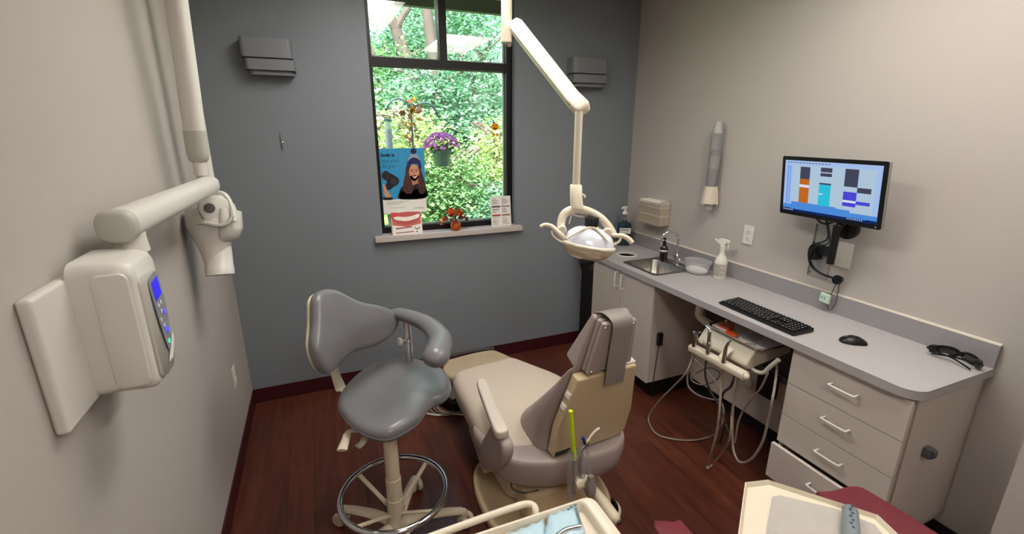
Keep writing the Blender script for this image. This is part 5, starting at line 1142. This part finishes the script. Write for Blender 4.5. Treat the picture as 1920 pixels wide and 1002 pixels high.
def instr(name, cat, label, loc): return thing(name, loc, label, cat)
IY = hb_.y
def iy(px, py, dy=0): return P('y', IY+dy, px, py)
t = thing('suction_handpiece', iy(1073, 925), 'suction handpiece in a clear sleeve with a bright yellow-green tip behind the patient chair', 'handpiece')
MB().tube([iy(1070, 771), iy(1073, 810), iy(1077, 862)], .0095, 12, 3, flat=.8).build('suction_tip', mat('neon_yellow', '#c6e21a', .35), t)
MB().tube([iy(1077, 862), iy(1076, 890), iy(1075, 925)], .010, 12, 3).build('handpiece_body', m_chrome, t)
MB().rings([aring(iy(1071, 846), .014, .010, 2, 18, A_, Cn), aring(iy(1073, 870), .019, .012, 2, 18, A_, Cn), aring(iy(1073, 905), .020, .013, 2, 18, A_, Cn), aring(iy(1070, 935), .016, .012, 2, 18, A_, Cn)], cap=False).build('clear_sleeve', m_clear2, t)
t = thing('air_water_syringe', iy(1090, 912), 'metal air water syringe in a clear sleeve between the yellow tip and the blue tip', 'handpiece')
MB().tube([iy(1103, 828), iy(1096, 837), iy(1090, 846), iy(1088, 870), iy(1088, 905)], .007, 12, 4).build('syringe_body', m_chrome, t)
MB().tube([iy(1102, 826), iy(1097, 833)], .006, 10, 1).build('tip_collar', mat('collar_yellow', '#cfc060', .4), t)
MB().rings([aring(iy(1086, 842), .013, .009, 2, 18, A_, Cn), aring(iy(1090, 870), .016, .010, 2, 18, A_, Cn), aring(iy(1090, 905), .015, .010, 2, 18, A_, Cn)], cap=False).build('clear_sleeve', m_clear2, t)
t = thing('saliva_ejector', iy(1108, 905), 'bent white saliva ejector tube with a dark blue cap on the chair holder', 'ejector')
MB().tube([iy(1124, 803), iy(1117, 808), iy(1108, 818), iy(1100, 832)], .0048, 10, 5).build('white_tube', m_white, t)
MB().tube([iy(1093, 822), iy(1095, 826), iy(1097, 833)], .0068, 10, 4).ball(iy(1093, 822), .0068).build('blue_cap', mat('navy_plastic', '#1c2a80', .35), t)
MB().tube([iy(1097, 833), iy(1103, 860), iy(1106, 880), iy(1108, 903)], .0055, 10, 4).build('clear_hose', m_clear2, t)

# foot control near the chair base
c = P('z', .03, 1134, 948)
t = thing('foot_control', (c.x, c.y, 0), 'round black domed foot control with a cream rim beside the chair base', 'foot control')
MB().lathe([(.075, .001), (.078, .006), (.076, .016), (.066, .019)], (c.x, c.y, 0), seg=32).build('rim', m_cream, t)
MB().lathe([(.066, .017), (.062, .032), (.045, .045), (.02, .052), (0, .053)], (c.x, c.y, 0), seg=32).build('dome', m_blackgloss, t)
# far foot pedal with coiled cable under the leg rest
c = P('z', .04, 852, 748)
t = thing('foot_pedal', (c.x, c.y, 0), 'black foot pedal box on the floor beneath the leg rest of the patient chair', 'foot control')
MB().box((c.x, c.y, .045), (.16, .22, .085), X=(.9, .4, 0), Y=(-.4, .9, 0)).build('pedal_case', m_black, t, bevel=.015, seg=3)
MB().box((c.x-.03, c.y+.0, .10), (.09, .18, .012), X=(.9, .4, .15), Y=(-.4, .9, 0)).build('pedal_plate', m_steel, t, bevel=.004)
cc_ = P('z', .01, 836, 762)
MBt = MB()
for k in range(4): MBt.torus((cc_.x+.012*k, cc_.y-.01*k, .008+.008*k), .10-.012*(k % 3), .005, seg=30, s2=6)
tag(MBt.build('coiled_cable', m_rubber), 'grey coiled cable lying on the floor between the stool and the patient chair', 'cable')
cable('floor_cable', [P('z', .008, *q) for q in ((800, 776), (820, 779), (845, 777), (865, 778), (890, 785))]+[V(.72, 1.98, .008)], .006, m_white, 'pale cable running along the floor to the patient chair base')

# ------------------------------------------------------------------ near instrument tray on a pedestal (bottom edge)
TZ = .78
t = thing('delivery_tray', (.38, .62, 0), 'cream dental delivery tray with a bar handle at the bottom edge of the picture', 'tray table')
qa, qb, qc, qd = (P('z', TZ, *q) for q in ((1066, 942), (883, 1002), (1128, 950), (1176, 1002)))
e1_ = (qb-qa).normalized(); e2_ = (qd-qc).normalized(); e2_ = (e2_-e1_*e2_.dot(e1_)).normalized()
c1 = qa-e1_*((qa-qc).dot(e1_))
def tp_(a, b_, z): return Vector((c1.x, c1.y, z))+e1_*a+e2_*b_
def tring(i, z, j=None, r=.03):
    j = i if j is None else j; return [tp_(x, y, z) for x, y in rrect(i, j, .46-i, .40-i, max(.008, r-i*.6), 5)]
MB().rings([tring(.02, TZ-.045), tring(.004, TZ-.04), tring(0, TZ-.03), tring(0, TZ-.008), tring(.004, TZ, .003), tring(.032, TZ, .009), tring(.038, TZ-.006, .012), tring(.042, TZ-.024, .015), tring(.07, TZ-.026, .05)]).build('tray_body', m_cream, t, angle=60)
hb2 = [P('z', TZ-.02, 1004, 972)]+[P('z', TZ-.005, *q) for q in ((1004, 958), (1001, 950), (990, 946), (970, 950), (900, 974), (820, 1003), (760, 1025))]
MB().tube(hb2, .0095, 12, 5).build('bar_handle', m_cream, t)
MB().tube([V(.40, .64, .74), V(.40, .60, .70), V(.40, .55, .60), V(.40, .52, .05)], .03, 14, 3).build('pedestal', m_cream, t)
MB().lathe([(.22, .001), (.22, .02), (.18, .04), (.04, .06)], (.40, .52, 0), seg=30).build('pedestal_foot', m_cream, t)
m_pouch = mat('pouch_blue', '#b7d3df', .25, coat=.3, bump=.8, bscale=40)
def pouch(pts, lab, z):
    o3 = [P('z', z, *q) for q in pts]; mb = MB(); c_ = sum(o3, Vector())/4; n_ = 10; vs = []; fs = []
    for i in range(n_+1):
        for j in range(n_+1):
            q = o3[0].lerp(o3[1], i/n_).lerp(o3[3].lerp(o3[2], i/n_), j/n_); e = min(i, j, n_-i, n_-j)/n_
            vs.append(q+Z3*(.012*min(1, e*4)+.003*math.sin(i*2.1+j)*math.cos(j*1.7)))
    for i in range(n_):
        for j in range(n_): a = i*(n_+1)+j; fs.append((a, a+n_+1, a+n_+2, a+1))
    for w_ in vs[:]: pass
    t2 = thing('sterilization_pouch', (c_.x, c_.y, z-.003), lab, 'pouch', 'blue sterilization pouches on the tray')
    o_ = mb.add(vs, fs).build('pouch_film', m_pouch, t2, angle=80); md = o_.modifiers.new('s', 'SOLIDIFY'); md.thickness = .002; md.offset = -1
    return t2, o3
tt, o3 = pouch(((1028, 968), (1080, 949), (1098, 1002), (1010, 1050)), 'pale blue sterilization pouch printed with dark dots, top of the tray stack', TZ-.010)
mb = MB()
for a, b_ in ((.80, .10), (.70, .15), (.93, .10)):
    q = o3[0].lerp(o3[1], a).lerp(o3[3].lerp(o3[2], a), b_)
    mb.lathe([(.004, .012), (.004, .0135), (.0, .0135)], q, seg=12)
for k in range(12):
    q = o3[0].lerp(o3[1], .93).lerp(o3[3].lerp(o3[2], .93), .2+.05*k); mb.box(q+Z3*.0125, (.006, .003, .001), X=(.9, -.3, 0), Y=(.3, .9, 0))
mb.build('printed_marks', mat('mark_slate', '#5b6d78', .5), tt)
ms_ = P('z', TZ+.004, 1055, 997)
MB().tube([ms_+Vector((-.06, -.02, -.005)), ms_, ms_+Vector((.05, .0, -.004))], .006, 10, 4).build('wrapped_instrument', m_chrome, tt)
tt2, _ = pouch(((950, 1004), (1018, 976), (1030, 1040), (960, 1060)), 'pale blue sterilization pouch tucked under the dotted pouch, left side', TZ-.014)
cdb = P('z', TZ-.012, 1002, 968)
tag(MB().box((P('z', TZ-.02, 962, 992)), (.05, .012, .004), X=(.93, .3, 0), Y=(-.3, .93, 0)).build('paper_strip', m_paper, bevel=.001), 'white paper strip lying against the inner rim of the tray', 'paper strip')

# ------------------------------------------------------------------ near cream tray, right of it
TZ2 = .77
A2, B2, C2, E2 = (P('z', TZ2, *q) for q in ((1397, 905), (1440, 900), (1646, 966), (1368, 1003)))
u2 = (C2-B2).normalized(); v2 = Vector((u2.y, -u2.x, 0)); v2 = -v2 if v2.dot(E2-A2) < 0 else v2
t = thing('cream_tray', (.95, .52, 0), 'flat cream plastic tray with a paper liner at the bottom right on a side pedestal', 'tray table')
A3 = A2; D3 = C2+v2*.12+u2*.05
ol = [A2, B2, C2, C2+u2*.035+v2*.05, C2+u2*.04+v2*.28, A2+v2*.32]
mb = MB(); oc = sum(ol, Vector())/len(ol)
def ors(s, z): return [oc+(q-oc)*s+Z3*z for q in ol]
mb.rings([ors(.96, -.022), ors(.99, -.016), ors(1, 0), ors(.985, .001), ors(.955, -.012), ors(.6, -.012)]).build('tray_body', m_cream, t, angle=30)
MB().tube([V(1.0, .50, .745), V(.85, .40, .70), V(.76, .32, .55), V(.76, .30, .05)], .025, 12, 4).build('pedestal', m_cream, t)
MB().lathe([(.16, .001), (.16, .02), (.03, .04)], (.76, .30, 0), seg=30).build('pedestal_foot', m_cream, t)
lo_ = [P('z', TZ2-.010, *q) for q in ((1448, 933), (1462, 930), (1565, 955), (1640, 985), (1660, 1010), (1640, 1060), (1425, 1060))]
mpaper = mat('crepe_paper', '#b9b3aa', .8)
nn = mpaper.node_tree; wv = nn.nodes.new('ShaderNodeTexWave'); wv.inputs['Scale'].default_value = 90; wv.inputs['Distortion'].default_value = 3; wv.inputs['Detail'].default_value = 2; bp = nn.nodes.new('ShaderNodeBump'); bp.inputs['Strength'].default_value = .6; bp.inputs['Distance'].default_value = .002
tcn = nn.nodes.new('ShaderNodeTexCoord'); nn.links.new(tcn.outputs['Object'], wv.inputs[0]); nn.links.new(wv.outputs['Fac'], bp.inputs['Height']); nn.links.new(bp.outputs[0], nn.nodes['Principled BSDF'].inputs['Normal'])
tag(MB().prism(lo_, (0, 0, .0015)).build('paper_liner', mpaper), 'grey crinkled crepe paper liner lying in the cream tray', 'paper liner')
g0_, g1_ = P('z', TZ2+.012, 1594, 958), P('z', TZ2+.012, 1600, 1060)
gd = (g1_-g0_).normalized()
t = thing('wrapped_handle', (g0_+g1_)/2, 'grey blue printed barrier sleeve on a thick handle lying on the cream tray', 'handle')
MB().rings([aring(g0_+gd*(-.012), .004, .004, 2, 20, gd.cross(Z3), Z3), aring(g0_+gd*(-.009), .013, .012, 2, 20, gd.cross(Z3), Z3), aring(g0_, .018, .017, 2, 20, gd.cross(Z3), Z3), aring(g0_+gd*.05, .0195, .0185, 2, 20, gd.cross(Z3), Z3), aring(g1_, .0195, .0185, 2, 20, gd.cross(Z3), Z3)]).build('sleeve', mat('barrier_sleeve', '#7d858a', .3, bump=.5, bscale=30), t, angle=60)
mb = MB()
for k in range(7):
    for j in (0, 1):
        q = g0_+gd*(.004+.013*k+.004*j)+Z3*.0188+gd.cross(Z3)*(.003 if k % 2 else -.001); mb.box(q, (.006, .003, .0012), X=gd.cross(Z3), Y=gd)
mb.build('sleeve_print', mat('print_slate', '#46525c', .5), t)
# maroon armchair beneath the trays
t = thing('armchair', (1.19, .45, 0), 'maroon padded armchair with black frame partly hidden under the cream tray', 'armchair')
def armp(pts, z, nm='arm_pad'):
    o3 = [P('z', z, *q) for q in pts]; o3 += [o3[-1]+Vector((-.0, -.28, 0)), o3[0]+Vector((0, -.26, 0))]
    return MB().pad([q-Z3*.03 for q in o3], Z3, .034, .012, .002, 3).build(nm, m_maroon, t, angle=70)
armp(((1536, 933), (1560, 920), (1605, 911), (1650, 933), (1742, 990)), .60)
l_ = [P('z', .60, *q) for q in ((1226, 990), (1262, 978), (1278, 976), (1302, 1003))]
MB().pad([q-Z3*.03 for q in (l_[0], l_[1], l_[2], l_[3], l_[3]+V(.0, -.28, 0), l_[0]+V(-.0, -.30, 0))], Z3, .034, .010, .002, 3).build('arm_pad', m_maroon, t, angle=70)
yb2 = .30
MB().pad([V(x, y, .40) for x, y in ((.93, .74), (1.40, .74), (1.42, .30), (.91, .30))], Z3, .07, .03, .01, 2).build('seat', m_maroon, t, angle=70)
MB().pad([V(x, .235, z) for x, z in ((.93, .50), (1.40, .50), (1.42, .60), (1.38, .80), (.95, .80), (.91, .60))], (0, -1, 0), .05, .022, .004, 2).build('backrest', m_maroon, t, angle=70)
xl, xr = (l_[0].x+l_[2].x)/2, 1.48
for x in (xl, xr): MB().tube([V(x, .12, .01), V(x, .20, .30), V(x, .28, .563), V(x, .45, .567), V(x, .66, .567), V(x, .70, .50), V(x, .70, .01)], .012, 10, 4).build('frame_side', m_black, t)
MB().tube([V(xl, .70, .39), V(xr, .70, .39)], .011, 8, 1).tube([V(xl, .24, .39), V(xr, .24, .39)], .011, 8, 1).build('cross_bars', m_black, t)

# ------------------------------------------------------------------ assistant's delivery unit in the knee space
t = thing('delivery_unit', (1.95, 1.58, .5), 'cream pull-out dental delivery unit with hose bar hanging under the counter', 'delivery unit')
DU = t
yA, yB = P('x', 1.90, 1312, 640).y, P('x', 1.90, 1412, 690).y
zA_ = P('x', 1.90, 1360, 660).z
def du_box(x0, x1, y0, y1, z0, z1): return MB().bb((x0, y0, z0), (x1, y1, z1))
zt_ = P('x', 1.885, 1380, 633).z
body = MB().rings([[V(x, y, z) for x, z in ((1.905, zt_-.014), (1.865, zt_-.07), (1.848, zt_-.095), (1.852, zt_-.118), (1.872, zt_-.128), (2.16, zt_-.09), (2.16, zt_-.014))] for y in (yB, yA-.03)])
body.build('console', m_cream, t, bevel=.012, seg=3)
MB().lathe([(.010, 0), (.014, .004), (.014, .012), (.0, .014)], P('x', 1.842, 1318, 640), (-1, 0, .2), 16).build('knob', m_cream, t)
b0, b1 = P('x', 1.79, 1297, 652), P('x', 1.79, 1398, 706)
def rbar(q): return [q+Vector((x, 0, z)) for x, z in rrect(-.024, -.019, .024, .019, .010, 3)]
bd = (b1-b0).normalized()
MB().rings([rbar(b0), rbar(b0.lerp(b1, .5)), rbar(b1)]).ball(b0, .019).ball(b1, .019).build('hose_bar', m_cream, t, bevel=0, angle=60)
bm_ = b0.lerp(b1, .42); bm2 = b0.lerp(b1, .56)
MB().tube([bm_-bd*.02, bm_+bd*.02], .021, 14, 1).tube([bm2-bd*.02, bm2+bd*.012], .022, 14, 1).build('bar_knuckle', m_cream, t)
MB().prism([bm2+V(0, -.012, .012), bm2+V(0, .02, .012), bm2+V(.07, .03, .055), bm2+V(.07, -.01, .055)], (0, 0, .014)).build('bar_bracket', m_cream, t, bevel=.004)
MB().tube([P('x', 1.90, 1408, 691), P('x', 1.90, 1420, 698), P('x', 1.90, 1432, 699), P('x', 1.90, 1442, 690), P('x', 1.90, 1460, 675)], .0105, 10, 5).build('side_handle', m_white, t)
pp0 = P('x', 2.0, 1312, 584); 
MB().tube([V(pp0.x, pp0.y, ZC-.037), V(pp0.x, pp0.y, .74), V(pp0.x, pp0.y-.015, .68), V(2.03, yA-.06, .635)], .024, 14, 4).build('support_arm', m_cream, t)
MB().tube([V(2.1, (yA+yB)/2, zt_-.06), V(2.25, (yA+yB)/2, zt_-.06), V(XR-.032, (yA+yB)/2, zt_-.06)], .03, 12, 1).build('wall_arm', m_dark, t)
# steel tray on top
yT0, yT1 = P('x', 1.885, 1432, 660).y, P('x', 1.885, 1327, 611).y
t = thing('instrument_tray', (2.0, (yT0+yT1)/2, zt_-.008), 'shallow stainless instrument tray lying on the delivery unit under the counter', 'tray')
def st(i, z): return [V(x, y, z) for x, y in rrect(1.875+i, yT0+i, 2.13-i, yT1-i, .03, 5)]
MB().rings([st(.008, zt_-.010), st(.002, zt_-.006), st(0, zt_+.004), st(.003, zt_+.004), st(.008, zt_-.004), st(.05, zt_-.004)]).build('tray_shell', m_chrome, t, angle=60)
MB().prism(st(.010, zt_-.0035), (0, 0, .001)).build('tray_liner', m_paper, t)
zz = zt_-.002
c = P('z', zz+.01, 1362, 612); t2 = thing('orange_box', (c.x, c.y, zz), 'small clear box with an orange base at the back of the instrument tray', 'box')
MB().box((c.x, c.y, zz+.007), (.045, .07, .013)).build('box_base', mat('bright_orange', '#d9491c', .4), t2, bevel=.003)
MB().box((c.x, c.y, zz+.024), (.043, .068, .02)).build('box_lid', glassy('orange_clear', (.9, .5, .4, 1), 1, .05, .15, (.8, .5, .4, 1)), t2, bevel=.002)
c = P('z', zz+.01, 1372, 626)
tag(MB().pad([V(c.x+.018*math.cos(a)*1.1, c.y+.036*math.sin(a), zz) for a in [2*math.pi*k/10 for k in range(10)]], Z3, .016, .007, 0, 2).build('orange_case', mat('deep_orange', '#cf4a12', .4)), 'oval orange case lying in front of the clear orange box on the tray', 'case')
c = P('z', zz+.012, 1410, 632)
tag(MB().box((c.x+.02, c.y, zz+.013), (.06, .055, .024)).build('clear_box', m_clear, bevel=.004), 'clear plastic box at the right end of the instrument tray', 'box')
for i, (qa, qb) in enumerate((((1385, 637), (1418, 648)), ((1390, 634), (1420, 645)))):
    tag(MB().tube([P('z', zz+.003, *qa), P('z', zz+.003, *qb)], .0022, 8, 1).build('dental_probe', m_steel), 'thin steel dental probe lying along the front of the instrument tray', 'probe', 'steel probes on the instrument tray')
# hand pieces hanging in the bar, hoses
def hose(name, pts, r, m, lab): return cable(name, [Vector((p.x, p.y, max(p.z, r+.002))) for p in pts], r, m, lab, 'hose')
def X_(x, *qs): return [P('x', x, *q) for q in qs]
def hand(pts, r0, r1, lab, cap=True):
    t = thing('dental_handpiece', pts[-1], lab, 'handpiece', None)
    MB().tube(pts, lambda u: 1.25*(r0+(r1-r0)*u), 12, 4).build('handle', m_steel, t)
    return t
HX_ = 1.775
t2 = hand(X_(HX_, (1303, 624), (1304, 636), (1301, 650)), .011, .008, 'steel handpiece with a cross head at the left end of the hose bar')
MB().tube(X_(HX_, (1301, 623), (1307, 625), (1314, 621)), .007, 10, 1).build('head', m_chrome, t2)
t2 = hand(X_(HX_, (1331, 622), (1329, 642), (1327, 662)), .007, .009, 'steel syringe handpiece in the middle of the hose bar')
MB().tube(X_(HX_, (1324, 612), (1329, 617), (1332, 624)), .0055, 10, 3).build('head', m_chrome, t2)
MB().lathe([(.012, 0), (.012, .012)], P('x', HX_, 1330, 645), (.3, -.8, .2), 14).build('button', m_chrome, t2)
t2 = hand(X_(HX_, (1367, 642), (1361, 654), (1357, 680)), .005, .009, 'slim bent steel handpiece right of the bar knuckle')
MB().lathe([(.006, -.004), (.006, .006)], P('x', HX_, 1368, 641), (.3, -.5, .8), 12).build('head', m_chrome, t2)
hose('long_hose', X_(HX_, (1300, 655), (1298, 672))+X_(1.74, (1286, 700), (1262, 726), (1240, 748))+[P('z', .05, 1218, 778), P('z', .01, 1218, 796), P('z', .009, 1232, 815), P('z', .009, 1262, 824), P('z', .009, 1300, 826), P('z', .03, 1335, 818), P('x', 1.85, 1352, 800), P('x', 1.88, 1357, 772), P('x', 1.92, 1352, 750)], .0052, m_hose, 'tan hose looping far out over the floor from the left of the hose bar')
hose('coiled_hose', X_(1.85, (1302, 668), (1290, 700), (1291, 725), (1310, 742), (1340, 750), (1352, 745), (1340, 715), (1318, 690), (1300, 672)), .005, m_rubber, 'grey hose coiled in loops against the knee space panel')
hose('coiled_hose', X_(1.88, (1298, 690), (1296, 712), (1315, 722), (1340, 715), (1350, 700), (1330, 690), (1305, 700)), .0045, m_rubber, 'thinner grey hose ring inside the larger hose loops')
hose('middle_hose', X_(HX_, (1326, 664), (1322, 700))+X_(1.80, (1330, 730), (1345, 755), (1355, 775), (1358, 800))+[P('z', .02, 1350, 830)], .0055, m_dark, 'dark hose dropping from the middle handpiece to the floor')
hose('front_hose', X_(HX_, (1355, 684), (1352, 720))+X_(1.74, (1349, 770), (1344, 810), (1335, 845))+[P('z', .012, 1327, 872), P('z', .010, 1328, 878), P('z', .010, 1345, 862), P('x', 1.76, 1368, 825), P('x', 1.78, 1373, 770), P('x', 1.785, 1383, 725), P('x', 1.79, 1385, 700)], .0058, m_hose, 'tan hose hanging nearest the viewer and touching the floor below the bar')
hose('right_hose', X_(HX_, (1382, 694), (1377, 730), (1374, 780), (1374, 835))+X_(1.74, (1382, 862), (1395, 868), (1412, 858), (1430, 828), (1440, 790), (1450, 740))+X_(1.9, (1456, 700), (1456, 682)), .0055, m_rubber, 'grey brown hose in a deep loop from the bar end up to the side handle')
hose('rear_hose', X_(1.88, (1440, 700), (1425, 730), (1400, 760), (1385, 790), (1378, 830)), .005, m_rubber, 'grey hose slanting behind the deep loop under the delivery unit')
hose('rear_hose', X_(1.86, (1380, 700), (1370, 725), (1355, 740), (1350, 780), (1362, 800), (1372, 830)), .0065, m_dark, 'thick dark hose behind the tan hoses of the delivery unit')
# utilities
y_ = y0-.001
q = P('y', y_-.012, 1237, 636)
t = thing('power_supply', (q.x, q.y, q.z-.04), 'small black box with a cable on the side of the sink cabinet', 'power adapter')
MB().box((q.x, y_-.013, q.z), (.035, .024, .085)).build('adapter_case', m_black, t, bevel=.004)
MB().tube([V(q.x, y_-.012, q.z-.04), V(q.x-.002, y_-.008, q.z-.1), V(q.x-.012, y_-.008, q.z-.25), V(q.x-.014, y_-.008, .14), V(q.x-.014, y_-.01, .02)], .0025, 6, 4).build('adapter_cable', m_black, t)
q = P('x', XR-.115, 1440, 735)
tag(MB().bb((XR-.155, q.y-.05, q.z-.02), (XR-.103, q.y+.05, q.z+.12)).build('junction_box', m_black, bevel=.004), 'black utility box on the back panel at the right of the knee space', 'box')
q = P('x', XR-.125, 1400, 718)
tag(MB().lathe([(.03, 0), (.03, .02), (.02, .026)], (XR-.1005, q.y, q.z), (-1, 0, 0), 20).build('round_cap', m_white), 'white round cap on the back panel behind the hoses', 'cap')
